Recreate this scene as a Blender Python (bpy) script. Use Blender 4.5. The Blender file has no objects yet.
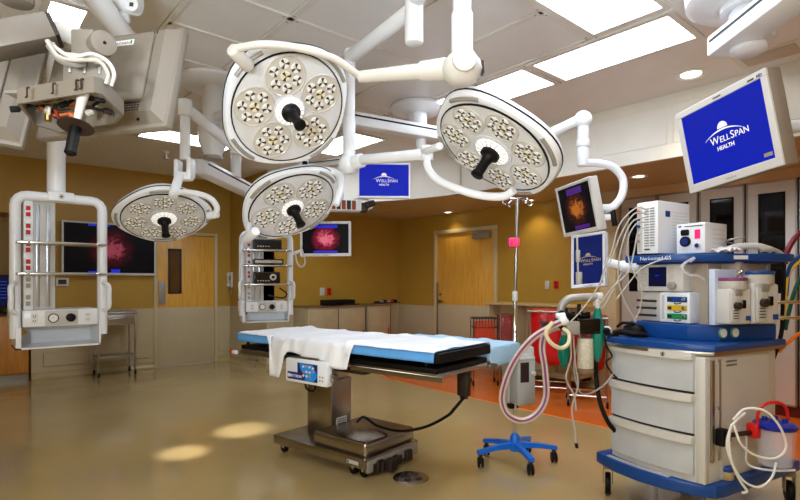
import bpy, bmesh, math, random
import numpy as np
from mathutils import Vector, Matrix
random.seed(7)
PI = math.pi
R = math.radians
scn = bpy.context.scene
COL = scn.collection

# ------------------------------------------------------------------ camera
FPX, CX, CY, EYE = 524.0, 400.0, 282.0, 1.36
HEAD = R(49.3)
FW = Vector((math.cos(HEAD), math.sin(HEAD), 0)); RT = Vector((math.sin(HEAD), -math.cos(HEAD), 0)); UP = Vector((0, 0, 1))
cam_d = bpy.data.cameras.new('camera'); cam = bpy.data.objects.new('camera', cam_d); COL.objects.link(cam)
cam.location = (0, 0, EYE); cam.rotation_euler = (R(90), 0, HEAD - R(90))
cam_d.sensor_width = 36; cam_d.lens = FPX / 800 * 36; cam_d.shift_y = 32 / 800; cam_d.clip_start = .05
scn.camera = cam

# ------------------------------------------------------------------ world, lights, exposure
w = bpy.data.worlds.new('world'); scn.world = w; w.use_nodes = True
w.node_tree.nodes['Background'].inputs[0].default_value = (.9, .95, 1, 1)
w.node_tree.nodes['Background'].inputs[1].default_value = .3
scn.view_settings.view_transform = 'Standard'; scn.view_settings.look = 'None'
scn.view_settings.gamma = 1; scn.view_settings.use_curve_mapping = False
scn.view_settings.exposure = 0.0
PANEL_E = 12.0        # emission of the fluorescent panels
def lamp(name, kind, loc, aim, power, color=(1, 1, 1), size=.1, **kw):
    l = bpy.data.lights.new(name, kind); l.energy = power; l.color = color
    if kind == 'AREA': l.size = size
    else: l.shadow_soft_size = size
    for k, v in kw.items(): setattr(l, k, v)
    o = bpy.data.objects.new(name, l); COL.objects.link(o); o.location = loc
    if aim is not None:
        o.rotation_euler = (Vector(aim) - Vector(loc)).to_track_quat('-Z', 'Y').to_euler()
    return o
# photographer's strobe on a stand behind and left of the camera
lamp('strobe', 'POINT', (-.70, .55, 1.68), None, 150, (.84, .92, 1.0), .10)
lamp('ceiling_fill', 'SPOT', (-.9, -.9, 1.3), (2.6, 3.6, 3.1), 300, (.86, .93, 1), .25, spot_size=R(75), spot_blend=1)  # added fill lamp, aimed up to brighten the ceiling

# ------------------------------------------------------------------ geometry of the view
def at(px, py, d):
    return FW * d + RT * ((px - CX) / FPX * d) + Vector((0, 0, EYE + (CY - py) / FPX * d))
def rd(r, d, z=0): return FW * d + RT * r + Vector((0, 0, z))
def on_floor(px, py, z=0): return at(px, py, FPX * (EYE - z) / (py - CY))

# ------------------------------------------------------------------ materials
MATS = {}
def mat(name, col, rough=.5, metal=0, emit=None, es=1, bump=0, bscale=40, var=.06, vscale=6, spec=.5, alpha=1, trans=0, coat=0, ior=1.45, aniso=0):
    if name in MATS: return MATS[name]
    m = bpy.data.materials.new(name); m.use_nodes = True; nt = m.node_tree; b = nt.nodes['Principled BSDF']
    c = tuple((x / 255) ** 2.2 for x in col)
    tc = nt.nodes.new('ShaderNodeTexCoord'); nz = nt.nodes.new('ShaderNodeTexNoise'); nz.inputs['Scale'].default_value = vscale
    nz.inputs['Detail'].default_value = 3
    nt.links.new(tc.outputs['Object'], nz.inputs['Vector'])
    rp = nt.nodes.new('ShaderNodeValToRGB')
    rp.color_ramp.elements[0].position = .3; rp.color_ramp.elements[1].position = .7
    rp.color_ramp.elements[0].color = tuple(max(0, x * (1 - var)) for x in c) + (1,)
    rp.color_ramp.elements[1].color = tuple(min(1, x * (1 + var)) for x in c) + (1,)
    nt.links.new(nz.outputs['Fac'], rp.inputs['Fac']); nt.links.new(rp.outputs['Color'], b.inputs['Base Color'])
    b.inputs['Roughness'].default_value = rough; b.inputs['Metallic'].default_value = metal
    b.inputs['Specular IOR Level'].default_value = spec; b.inputs['IOR'].default_value = ior
    b.inputs['Transmission Weight'].default_value = trans; b.inputs['Alpha'].default_value = alpha
    b.inputs['Coat Weight'].default_value = coat; b.inputs['Coat Roughness'].default_value = .05
    if emit:
        b.inputs['Emission Color'].default_value = tuple((x / 255) ** 2.2 for x in emit) + (1,); b.inputs['Emission Strength'].default_value = es
    if bump:
        n2 = nt.nodes.new('ShaderNodeTexNoise'); n2.inputs['Scale'].default_value = bscale; n2.inputs['Detail'].default_value = 2
        nt.links.new(tc.outputs['Object'], n2.inputs['Vector'])
        bp = nt.nodes.new('ShaderNodeBump'); bp.inputs['Strength'].default_value = bump; bp.inputs['Distance'].default_value = .01
        nt.links.new(n2.outputs['Fac'], bp.inputs['Height']); nt.links.new(bp.outputs['Normal'], b.inputs['Normal'])
    MATS[name] = m; return m

paint = mat('ochre_paint', (172, 134, 52), .42, bump=.05, bscale=90, var=.03)
wains = mat('beige_wainscot', (186, 170, 136), .4, var=.03)
cove = mat('tan_cove', (172, 152, 108), .25, var=.04)
casing = mat('beige_door_frame', (196, 178, 138), .4, var=.02)
ceilm = mat('white_ceiling', (226, 225, 222), .6, bump=.03, bscale=120, var=.02)
panelm = mat('ceiling_panel_metal', (218, 217, 214), .35, var=.02)
tbar = mat('ceiling_bar', (214, 210, 202), .35, var=.02)
soffm = mat('cream_soffit', (228, 224, 212), .5, var=.02)
tanw = mat('tan_paint', (196, 166, 122), .5, var=.02)
lowc = mat('tan_low_ceiling', (184, 164, 118), .5, var=.02)
steel = mat('brushed_steel', (170, 166, 158), .28, 1, var=.06, vscale=3)
dsteel = mat('dark_brushed_steel', (168, 162, 153), .26, 1, var=.1, vscale=3)
satin = mat('satin_steel_door', (206, 203, 196), .38, .55, var=.08, vscale=2)
chrome = mat('chrome', (210, 210, 210), .12, 1)
white = mat('white_enamel', (228, 231, 234), .28, var=.015)
cream = mat('cream_enamel', (206, 202, 192), .32, var=.015)
greyp = mat('grey_plastic', (122, 114, 102), .45, var=.03)
lgrey = mat('light_grey_plastic', (196, 192, 184), .42, var=.02)
mgrey = mat('mid_grey_metal', (156, 151, 143), .4, .3, var=.04)
alu = mat('aluminium', (170, 176, 184), .3, .8, var=.04)
black = mat('black_rubber', (14, 13, 13), .5, var=.1, spec=.25)
bgloss = mat('black_gloss', (14, 14, 16), .15, var=.1)
dark = mat('dark_brown', (46, 34, 28), .5)
blue = mat('machine_blue', (20, 68, 132), .35, var=.05)
navy = mat('navy_blue', (26, 44, 112), .35, var=.05)
bright_blue = mat('base_blue', (24, 112, 222), .35, var=.05)
red = mat('red_plastic', (206, 26, 22), .35, var=.05)
redbag = mat('red_bag', (206, 22, 26), .3, bump=.8, bscale=14, var=.12)
dredbag = mat('dark_red_bag', (150, 30, 26), .3, bump=.8, bscale=14, var=.15)
orangebin = mat('orange_red_bin', (200, 66, 30), .4, var=.1)
teal = mat('green_bag', (0, 112, 92), .38, bump=.3, bscale=18, var=.12)
pink = mat('pink_clamp', (236, 70, 110), .4)
hotpink = mat('pink_sticker', (250, 40, 120), .5)
yellow = mat('yellow_plastic', (220, 180, 30), .4)
green = mat('green_plastic', (30, 140, 80), .4)
purple = mat('purple_stripe', (130, 60, 110), .4)
oranget = mat('orange_tube', (236, 110, 30), .4)
maroon = mat('maroon_tube', (110, 20, 40), .4)
tubing = mat('clear_tubing', (214, 204, 190), .2, alpha=.75, var=.05)
cable = mat('pale_cable', (176, 170, 158), .45)
beigec = mat('absorber_beige', (198, 190, 168), .6, bump=.5, bscale=120, var=.15, vscale=60)
sheet = mat('white_sheet', (238, 240, 242), .8, bump=.3, bscale=25, var=.01)
bsheet = mat('blue_drape', (92, 160, 224), .7, bump=.35, bscale=25, var=.06)
pbsheet = mat('pale_blue_drape', (168, 204, 228), .75, bump=.4, bscale=20, var=.06)
glass = mat('smoked_glass', (20, 20, 26), .05, alpha=.6, var=0)
jar = mat('clear_jar', (222, 220, 228), .12, alpha=.38, var=0)
glow = mat('light_panel', (255, 255, 255), .4, emit=(228, 239, 255), es=PANEL_E, var=0)
dlglow = mat('downlight_bulb', (255, 255, 255), .4, emit=(255, 240, 205), es=7, var=0)
ledw = mat('lit_led_lens', (225, 224, 218), .12, .3, emit=(255, 250, 238), es=.22, var=.02)
ledy = mat('yellow_led', (222, 212, 180), .2, emit=(255, 235, 190), es=.1, var=.02)
ringw = mat('lit_centre_ring', (255, 255, 255), .2, emit=(255, 253, 248), es=.5, var=0)
lens = mat('lamp_lens', (206, 206, 206), .12, var=.03, coat=.6)
podm = mat('lamp_pod', (205, 200, 190), .12, .2, var=.03)
logo = mat('logo_beige', (200, 200, 200), .5, emit=(214, 206, 186), es=.55, var=0)
dlogo = mat('logo_dim', (120, 110, 90), .5, emit=(190, 170, 120), es=.45, var=0)
packs = mat('wrapped_packs', (150, 150, 160), .6, bump=.6, bscale=12, var=.3, vscale=9)
papers = mat('paper', (226, 222, 228), .7)
label_w = mat('white_label', (225, 225, 222), .5)
txt = mat('dark_print', (60, 56, 52), .6)
txw = mat('white_print', (230, 232, 240), .6)

def screen_mat(name, c1, c2, es=1., centre=None, radius=.3, scale=8):
    """backlit picture on a display: base tone with a blotchy picture in the middle (object space)"""
    m = bpy.data.materials.new(name); m.use_nodes = True; nt = m.node_tree; b = nt.nodes['Principled BSDF']
    b.inputs['Base Color'].default_value = (.006, .006, .008, 1); b.inputs['Roughness'].default_value = .25; b.inputs['Specular IOR Level'].default_value = .12
    b.inputs['Emission Strength'].default_value = es
    f = lambda c: tuple((x / 255) ** 2.2 for x in c) + (1,)
    if centre is None:
        tc = nt.nodes.new('ShaderNodeTexCoord'); n = nt.nodes.new('ShaderNodeTexNoise'); n.inputs['Scale'].default_value = 2
        nt.links.new(tc.outputs['Object'], n.inputs['Vector'])
        rp = nt.nodes.new('ShaderNodeValToRGB'); rp.color_ramp.elements[0].color = f(c1); rp.color_ramp.elements[1].color = f(c2)
        nt.links.new(n.outputs['Fac'], rp.inputs['Fac']); nt.links.new(rp.outputs['Color'], b.inputs['Emission Color'])
        return m
    tc = nt.nodes.new('ShaderNodeTexCoord'); mp = nt.nodes.new('ShaderNodeMapping'); mp.vector_type = 'POINT'
    mp.inputs['Location'].default_value = (-centre[0], 0, -centre[1])
    nt.links.new(tc.outputs['Object'], mp.inputs['Vector'])
    ln = nt.nodes.new('ShaderNodeVectorMath'); ln.operation = 'LENGTH'; nt.links.new(mp.outputs['Vector'], ln.inputs[0])
    n = nt.nodes.new('ShaderNodeTexNoise'); n.inputs['Scale'].default_value = scale; n.inputs['Detail'].default_value = 5; n.inputs['Distortion'].default_value = 1.2
    nt.links.new(tc.outputs['Object'], n.inputs['Vector'])
    ma = nt.nodes.new('ShaderNodeMath'); ma.operation = 'DIVIDE'; nt.links.new(ln.outputs['Value'], ma.inputs[0]); ma.inputs[1].default_value = radius
    mb = nt.nodes.new('ShaderNodeMath'); mb.operation = 'SUBTRACT'; mb.inputs[0].default_value = 1.05; nt.links.new(ma.outputs[0], mb.inputs[1]); mb.use_clamp = True
    mc = nt.nodes.new('ShaderNodeMath'); mc.operation = 'MULTIPLY'; nt.links.new(mb.outputs[0], mc.inputs[0]); nt.links.new(n.outputs['Fac'], mc.inputs[1])
    rp = nt.nodes.new('ShaderNodeValToRGB'); rp.color_ramp.elements[0].color = f((8, 4, 6)); rp.color_ramp.elements[0].position = .08
    rp.color_ramp.elements[1].color = f(c2); rp.color_ramp.elements[1].position = .42
    e = rp.color_ramp.elements.new(.26); e.color = f(c1)
    nt.links.new(mc.outputs[0], rp.inputs['Fac']); nt.links.new(rp.outputs['Color'], b.inputs['Emission Color'])
    return m
scr_blue = screen_mat('blue_screen', (4, 30, 176), (6, 38, 190), .9)
scr_navy = screen_mat('navy_screen', (14, 28, 80), (20, 38, 110), .9)
scr_brown = screen_mat('brown_screen', (70, 30, 10), (196, 110, 40), .8, (0, 0), .15, 22)
scr_tv1 = screen_mat('operation_picture', (70, 16, 26), (160, 70, 84), .7, (0, 0), .36, 12)
scr_tv2 = screen_mat('small_operation_picture', (130, 20, 50), (230, 110, 130), .9, (0, 0), .2, 20)
scr_dark = screen_mat('dark_screen', (8, 12, 40), (14, 22, 70), .7)
bandblue = mat('screen_blue_band', (10, 20, 120), .4, emit=(20, 40, 200), es=.8)
bandpurple = mat('screen_purple_band', (50, 20, 90), .4, emit=(64, 24, 110), es=.7)

def wood(name, c1, c2, sc=(18, 18, 1.2), rough=.35):
    m = bpy.data.materials.new(name); m.use_nodes = True; nt = m.node_tree; b = nt.nodes['Principled BSDF']
    tc = nt.nodes.new('ShaderNodeTexCoord'); mp = nt.nodes.new('ShaderNodeMapping'); mp.inputs['Scale'].default_value = sc
    n = nt.nodes.new('ShaderNodeTexNoise'); n.inputs['Scale'].default_value = 3; n.inputs['Detail'].default_value = 4; n.inputs['Distortion'].default_value = .4
    rp = nt.nodes.new('ShaderNodeValToRGB'); f = lambda c: tuple((x / 255) ** 2.2 for x in c) + (1,)
    rp.color_ramp.elements[0].color = f(c1); rp.color_ramp.elements[1].color = f(c2)
    rp.color_ramp.elements[0].position = .3; rp.color_ramp.elements[1].position = .7
    nt.links.new(tc.outputs['Object'], mp.inputs['Vector']); nt.links.new(mp.outputs['Vector'], n.inputs['Vector'])
    nt.links.new(n.outputs['Fac'], rp.inputs['Fac']); nt.links.new(rp.outputs['Color'], b.inputs['Base Color'])
    b.inputs['Roughness'].default_value = rough
    return m
maple = wood('maple_door', (208, 150, 54), (226, 172, 76))
oak = wood('oak_cabinet', (184, 118, 44), (206, 140, 62))
ledge = wood('ledge_wood', (190, 160, 104), (206, 180, 124), (2, 20, 20))

def floor_mat(name, c1, c2, rough):
    m = bpy.data.materials.new(name); m.use_nodes = True; nt = m.node_tree; b = nt.nodes['Principled BSDF']
    tc = nt.nodes.new('ShaderNodeTexCoord'); f = lambda c: tuple((x / 255) ** 2.2 for x in c) + (1,)
    n = nt.nodes.new('ShaderNodeTexNoise'); n.inputs['Scale'].default_value = 90; n.inputs['Detail'].default_value = 2
    n2 = nt.nodes.new('ShaderNodeTexNoise'); n2.inputs['Scale'].default_value = .9; n2.inputs['Detail'].default_value = 3
    mx = nt.nodes.new('ShaderNodeMath'); mx.operation = 'ADD'; ms = nt.nodes.new('ShaderNodeMath'); ms.operation = 'MULTIPLY'; ms.inputs[1].default_value = .5
    for q in (n, n2): nt.links.new(tc.outputs['Object'], q.inputs['Vector'])
    nt.links.new(n.outputs['Fac'], mx.inputs[0]); nt.links.new(n2.outputs['Fac'], mx.inputs[1]); nt.links.new(mx.outputs[0], ms.inputs[0])
    rp = nt.nodes.new('ShaderNodeValToRGB'); rp.color_ramp.elements[0].color = f(c1); rp.color_ramp.elements[1].color = f(c2)
    rp.color_ramp.elements[0].position = .35; rp.color_ramp.elements[1].position = .65
    nt.links.new(ms.outputs[0], rp.inputs['Fac']); nt.links.new(rp.outputs['Color'], b.inputs['Base Color'])
    b.inputs['Roughness'].default_value = rough; b.inputs['Coat Weight'].default_value = .5; b.inputs['Coat Roughness'].default_value = .03
    n3 = nt.nodes.new('ShaderNodeTexNoise'); n3.inputs['Scale'].default_value = 7; nt.links.new(tc.outputs['Object'], n3.inputs['Vector'])
    bp = nt.nodes.new('ShaderNodeBump'); bp.inputs['Strength'].default_value = .06; bp.inputs['Distance'].default_value = .02
    nt.links.new(n3.outputs['Fac'], bp.inputs['Height']); nt.links.new(bp.outputs['Normal'], b.inputs['Normal'])
    nt.links.new(bp.outputs['Normal'], b.inputs['Coat Normal'])
    return m
ftan = floor_mat('tan_floor', (170, 146, 98), (190, 166, 116), .18)
forange = floor_mat('orange_floor', (220, 96, 20), (236, 114, 30), .16)

# ------------------------------------------------------------------ mesh builder
class MB:
    def __init__(s): s.bm = bmesh.new(); s.mi = 0
    def _new(s, before):
        for f in s.bm.faces:
            if f.index == -1 or f not in before: f.material_index = s.mi
    def _done(s, vs, faces):
        for f in faces: f.material_index = s.mi
    def m(s, i): s.mi = i; return s
    def box(s, a, b, bev=0, M=None, seg=2):
        x0, y0, z0 = a; x1, y1, z1 = b
        vs = [s.bm.verts.new(p) for p in ((x0, y0, z0), (x1, y0, z0), (x1, y1, z0), (x0, y1, z0), (x0, y0, z1), (x1, y0, z1), (x1, y1, z1), (x0, y1, z1))]
        fs = [s.bm.faces.new([vs[i] for i in q]) for q in ((3, 2, 1, 0), (4, 5, 6, 7), (0, 1, 5, 4), (1, 2, 6, 5), (2, 3, 7, 6), (3, 0, 4, 7))]
        s._done(vs, fs)
        allv = vs
        if bev:
            es = list({e for f in fs for e in f.edges})
            r = bmesh.ops.bevel(s.bm, geom=es, offset=bev, segments=seg, affect='EDGES', profile=.5)
            allv = list({v for f in r['faces'] for v in f.verts} | {v for f in fs if f.is_valid for v in f.verts})
            for f in r['faces']: f.material_index = s.mi
        if M is not None: bmesh.ops.transform(s.bm, matrix=M, verts=allv)
        return s
    def ring(s, c, ax, r, n, u=None, ry=None):
        ax = ax.normalized()
        if u is None: u = ax.orthogonal().normalized()
        u = (u - ax * u.dot(ax)).normalized(); v = ax.cross(u)
        ry = r if ry is None else ry
        return [s.bm.verts.new(c + u * (math.cos(2 * PI * i / n) * r) + v * (math.sin(2 * PI * i / n) * ry)) for i in range(n)]
    def skin(s, rings, cap=True):
        fs = []
        for a, b in zip(rings, rings[1:]):
            n = len(a)
            for i in range(n): fs.append(s.bm.faces.new((a[i], a[(i + 1) % n], b[(i + 1) % n], b[i])))
        if cap: fs.append(s.bm.faces.new(rings[0][::-1])); fs.append(s.bm.faces.new(rings[-1]))
        s._done(None, fs); return s
    def cyl(s, a, b, r, r2=None, n=16, cap=True):
        a = Vector(a); b = Vector(b); ax = b - a; u = ax.orthogonal()
        return s.skin([s.ring(a, ax, r, n, u), s.ring(b, ax, r if r2 is None else r2, n, u)], cap)
    def rod(s, a, b, r, bev=None, n=16):
        """cylinder with eased ends"""
        a = Vector(a); b = Vector(b); ax = (b - a); L = ax.length; ax.normalize(); u = ax.orthogonal(); e = min(bev or r * .25, L * .45)
        return s.skin([s.ring(a, ax, r - e, n, u), s.ring(a + ax * e * .35, ax, r - e * .3, n, u), s.ring(a + ax * e, ax, r, n, u), s.ring(b - ax * e, ax, r, n, u), s.ring(b - ax * e * .35, ax, r - e * .3, n, u), s.ring(b, ax, r - e, n, u)])
    def tube(s, pts, r, n=10, smooth=6, rad=None, cap=True):
        P = [Vector(p) for p in pts]
        if smooth and len(P) > 2:
            Q = []; E = [P[0] * 2 - P[1]] + P + [P[-1] * 2 - P[-2]]
            for i in range(1, len(E) - 2):
                for k in range(smooth):
                    t = k / smooth; p0, p1, p2, p3 = E[i - 1:i + 3]
                    Q.append(.5 * ((2 * p1) + (p2 - p0) * t + (2 * p0 - 5 * p1 + 4 * p2 - p3) * t * t + (3 * p1 - p0 - 3 * p2 + p3) * t ** 3))
            Q.append(P[-1]); P = Q
        rings = []; u = None
        for i, p in enumerate(P):
            t = (P[min(i + 1, len(P) - 1)] - P[max(i - 1, 0)])
            if t.length < 1e-9: t = Vector((0, 0, 1))
            t.normalize()
            if u is None: u = t.orthogonal().normalized()
            u = (u - t * u.dot(t)).normalized()
            rr = r if rad is None else rad(i / (len(P) - 1))
            rings.append(s.ring(p, t, rr, n, u))
        return s.skin(rings, cap)
    def lathe(s, prof, c=(0, 0, 0), ax=(0, 0, 1), n=24, cap=True):
        c = Vector(c); ax = Vector(ax).normalized(); u = ax.orthogonal()
        return s.skin([s.ring(c + ax * h, ax, max(r, 1e-4), n, u) for r, h in prof], cap)
    def ball(s, c, r, n=14, sc=(1, 1, 1)):
        k = 8; c = Vector(c); rings = []
        for i in range(1, k):
            t = PI * i / k; rings.append([s.bm.verts.new(c + Vector((math.sin(t) * math.cos(2 * PI * j / n) * r * sc[0], math.sin(t) * math.sin(2 * PI * j / n) * r * sc[1], -math.cos(t) * r * sc[2]))) for j in range(n)])
        return s.skin(rings)
    def prism(s, poly, z0, z1, M=None, bev=0):
        """polygon in xy, extruded in z"""
        a = [s.bm.verts.new((p[0], p[1], z0)) for p in poly]; b = [s.bm.verts.new((p[0], p[1], z1)) for p in poly]; n = len(a)
        fs = [s.bm.faces.new(a[::-1]), s.bm.faces.new(b)] + [s.bm.faces.new((a[i], a[(i + 1) % n], b[(i + 1) % n], b[i])) for i in range(n)]
        s._done(None, fs); vs = a + b
        if bev:
            es = list(set(fs[0].edges) | set(fs[1].edges))
            r = bmesh.ops.bevel(s.bm, geom=es, offset=bev, segments=2, affect='EDGES', profile=.5)
            vs = list({v for f in r['faces'] for v in f.verts} | {v for f in fs if f.is_valid for v in f.verts})
            for f in r['faces']: f.material_index = s.mi
        if M is not None: bmesh.ops.transform(s.bm, matrix=M, verts=vs)
        return s
    def quad(s, *pts):
        f = s.bm.faces.new([s.bm.verts.new(p) for p in pts]); f.material_index = s.mi; return s
    def build(s, name, mats, parent=None, world=False, smooth=35):
        bmesh.ops.recalc_face_normals(s.bm, faces=s.bm.faces)
        me = bpy.data.meshes.new(name); s.bm.to_mesh(me); s.bm.free()
        for m in (mats if isinstance(mats, (list, tuple)) else [mats]): me.materials.append(m)
        o = bpy.data.objects.new(name, me); COL.objects.link(o)
        if smooth:
            me.polygons.foreach_set('use_smooth', [True] * len(me.polygons)); me.set_sharp_from_angle(angle=R(smooth))
        if parent is not None:
            o.parent = parent
            if world: me.transform(wm(parent).inverted())
        return o
def wm(o):
    M = o.matrix_basis.copy()
    while o.parent: o = o.parent; M = o.matrix_basis @ M
    return M
def tag(o, label=None, cat=None, group=None, kind=None):
    if label: o['label'] = label
    if cat: o['category'] = cat
    if group: o['group'] = group
    if kind: o['kind'] = kind
    return o
def thing(name, label, cat, loc=(0, 0, 0), rz=0, group=None, M=None):
    o = bpy.data.objects.new(name, None); COL.objects.link(o); o.empty_display_size = .1
    if M is not None: o.matrix_basis = M
    else: o.location = loc; o.rotation_euler = (0, 0, rz); o.matrix_basis = Matrix.Translation(loc) @ Matrix.Rotation(rz, 4, 'Z')
    return tag(o, label, cat, group)
def solo(name, mb, m, label, cat, group=None, base=None):
    """a thing that is one mesh; its origin is moved to base"""
    o = mb.build(name, m)
    if base is not None:
        o.data.transform(Matrix.Translation(-Vector(base))); o.location = base
    return tag(o, label, cat, group)
def copy_tree(o, parent=None):
    c = o.copy(); COL.objects.link(c); c.parent = parent
    for ch in list(o.children): copy_tree(ch, c)
    return c
def frame(origin, X, Y, Z):
    M = Matrix.Identity(4)
    for i, v in enumerate((X, Y, Z)):
        v = Vector(v).normalized()
        for k in range(3): M[k][i] = v[k]
    for k in range(3): M[k][3] = origin[k]
    return M
def text(body, size, m, parent, M, name='lettering', ext=.0006, align='CENTER', bold=0):
    c = bpy.data.curves.new('t', 'FONT'); c.body = body; c.size = size; c.align_x = align; c.extrude = ext; c.offset = bold
    o = bpy.data.objects.new('t', c); COL.objects.link(o)
    dg = bpy.context.evaluated_depsgraph_get(); me = bpy.data.meshes.new_from_object(o.evaluated_get(dg)); bpy.data.objects.remove(o)
    me.materials.clear(); me.materials.append(m); me.transform(M)
    q = bpy.data.objects.new(name, me); COL.objects.link(q); q.parent = parent; return q
FACE = Matrix.Rotation(R(90), 4, 'X')       # text plane -> facing local -Y

def solve_rect(tl, tr, br, bl, wd, ht, d0):
    """3-D corners of a rectangle wd x ht from its four corners in the photograph (tilt and distance recovered)"""
    px = [tl, tr, br, bl]
    rays = [np.array([(p[0] - CX) / FPX, (CY - p[1]) / FPX, 1.0]) for p in px]
    x = np.array(d0, float)
    def res(x):
        P = [rays[i] * x[i] for i in range(4)]
        return np.array([np.linalg.norm(P[1] - P[0]) - wd, np.linalg.norm(P[2] - P[3]) - wd, np.linalg.norm(P[3] - P[0]) - ht, np.linalg.norm(P[2] - P[1]) - ht,
                         *(P[0] + P[2] - P[1] - P[3]) * 2, np.dot(P[1] - P[0], P[3] - P[0]) * 3, np.dot(P[1] - P[2], P[3] - P[2]) * 3])
    for _ in range(120):
        r = res(x); J = np.array([(res(x + np.eye(4)[i] * 1e-5) - r) / 1e-5 for i in range(4)]).T
        x = x - np.linalg.lstsq(J, r, rcond=None)[0] * .3
    P = [rays[i] * x[i] for i in range(4)]
    W = [FW * p[2] + RT * p[0] + Vector((0, 0, EYE + p[1])) for p in P]
    c = (W[0] + W[1] + W[2] + W[3]) / 4
    X = ((W[1] - W[0]) + (W[2] - W[3])).normalized(); Z = ((W[0] - W[3]) + (W[1] - W[2])); Z = (Z - X * Z.dot(X)).normalized()
    Y = Z.cross(X)
    return frame(c, X, Y, Z), x

# ================================================================== SETTING
XW, YA, YC, XR = 3.7, 8.83, 7.43, 6.35      # return wall x, left wall y, back wall y, right wall x
XS = 5.0                                    # soffit face
HC, HL = 3.08, 2.5                          # ceilings
X0, Y0 = -2.2, -2.2
XAL = .86                                   # alcove edge on the left wall
KH = .945
def st(mb, name, m, parent=None, smooth=35):
    o = mb.build(name, m, parent, smooth=smooth)
    if parent is None: o['kind'] = 'structure'
    return o
# floor: tan sheet and orange border sheet welded flush
curve = [(XS - .35, Y0), (XS - .35, 4.2), (4.66, 5.2), (4.70, 5.75), (4.95, 6.35), (5.3, 6.8), (XR, 7.1)]
f = MB()
f.prism([(X0, Y0)] + curve + [(XR, YC + .1), (XW, YC + .1), (XW, 9.6), (X0, 9.6)], -.05, 0)
f.m(1).prism([(7.1, Y0), (7.1, 7.1)] + curve[::-1], -.05, 0)
floor = st(f, 'floor', [ftan, forange], smooth=0)
c = MB()
for p, q in zip(curve[:-1], curve[1:]): c.cyl((p[0], p[1], -.004), (q[0], q[1], -.004), .009, n=6)
st(c, 'weld_strip', oranget, floor)
# ceilings
scurve = [(XS, Y0), (XS, 4.2), (4.97, 4.6), (4.88, 5.05), (4.70, 5.55), (4.42, 6.1), (4.08, 6.7), (XW, YC)]
LX = [.52, 1.10, 1.69, 2.28, 2.86, 3.44]
LY = [1.94, 3.06, 4.18, 5.30, 6.14]
c = MB(); c.box((X0, Y0, HC + .03), (5.1, 9.6, HC + .1))
# plain boards round the panel field
for a, b in (((X0, Y0), (LX[0], 9.6)), ((LX[0], 6.14), (5.1, 9.6)), ((3.44, Y0), (5.1, 6.14)), ((LX[0], Y0), (3.44, 1.94))):
    c.box((a[0], a[1], HC), (b[0], b[1], HC + .03))
ceil = st(c, 'ceiling', ceilm, smooth=0)
pm = None
for i in range(5):
    for j in range(4):
        a, b, y0, y1 = LX[i], LX[i + 1], LY[j], LY[j + 1]
        spans = [(y0, y1)]
        if i == 1 and j == 1: spans = [(3.06, 3.63), (3.63, 4.18)]
        for (p, q) in spans:
            k = MB(); k.box((-(b - a) / 2 + .022, -(q - p) / 2 + .022, 0), ((b - a) / 2 - .022, (q - p) / 2 - .022, .022), .004, seg=1)
            o = k.build('ceiling_panel', panelm, ceil); o.location = ((a + b) / 2, (p + q) / 2, HC + .006)
bar = MB()
for x in LX: bar.box((x - .02, 1.94, HC - .004), (x + .02, 6.14, HC + .02))
for y in LY + [3.63]:
    bar.box((LX[0] if y != 3.63 else 1.1, y - .02, HC - .004), (3.44 if y != 3.63 else 1.69, y + .02, HC + .02))
bar.build('ceiling_bar', tbar, ceil)
sc = MB()
for x in LX:
    for y in LY:
        for dx, dy in ((.05, .0), (-.05, 0), (0, .05), (0, -.05)): sc.cyl((x + dx, y + dy, HC + .006), (x + dx, y + dy, HC - .006), .007, n=8)
tag(sc.build('screw', mgrey, ceil), kind='stuff')
c = MB(); c.prism([(p[0] + .03, p[1]) for p in scurve] + [(XW + .03, YC + .2), (7.2, YC + .2), (7.2, Y0)], HL, HL + .05); st(c, 'ceiling_low', lowc, smooth=0)
so = MB()
fine = []
E = [Vector((*p, 0)) for p in [scurve[0]] + scurve + [(3.3, 8.2)]]
for i in range(1, len(E) - 2):
    for q in range(1 if i == 1 else 5):
        t_ = q / 5; p0, p1, p2, p3 = E[i - 1:i + 3]
        fine.append(.5 * ((2 * p1) + (p2 - p0) * t_ + (2 * p0 - 5 * p1 + 4 * p2 - p3) * t_ * t_ + (3 * p1 - p0 - 3 * p2 + p3) * t_ ** 3))
fine.append(E[-2])
for a, b in zip(fine, fine[1:]):
    so.quad((a.x, a.y, HL - .004), (b.x, b.y, HL - .004), (b.x, b.y, HC), (a.x, a.y, HC))
    so.quad((a.x + .05, a.y, HL - .004), (b.x + .05, b.y, HL - .004), (b.x, b.y, HL - .004), (a.x, a.y, HL - .004))
bmesh.ops.remove_doubles(so.bm, verts=so.bm.verts, dist=1e-4)
soff = st(so, 'soffit', soffm, smooth=30)
for (y0, y1) in ((3.35, 2.05), (2.0, .6), (4.15, 3.4)):
    k = MB(); z0, z1 = HL + .13, HC - .09
    for a, b in (((y1, z0), (y0, z0 + .008)), ((y1, z1 - .008), (y0, z1)), ((y1, z0), (y1 + .008, z1)), ((y0 - .008, z0), (y0, z1))):
        k.box((XS - .006, a[0], a[1]), (XS, b[0], b[1]))
    k.build('access_panel_edge', soffm, soff)
k = MB(); k.box((4.55, .95, HC - .008), (4.85, 1.4, HC)); k.build('grille_frame', tbar, ceil)
k = MB(); k.box((4.59, 1.0, HC - .012), (4.81, 1.35, HC - .006)); k.build('access_panel', mat('panel_tan', (180, 165, 145), .4), ceil)
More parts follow.
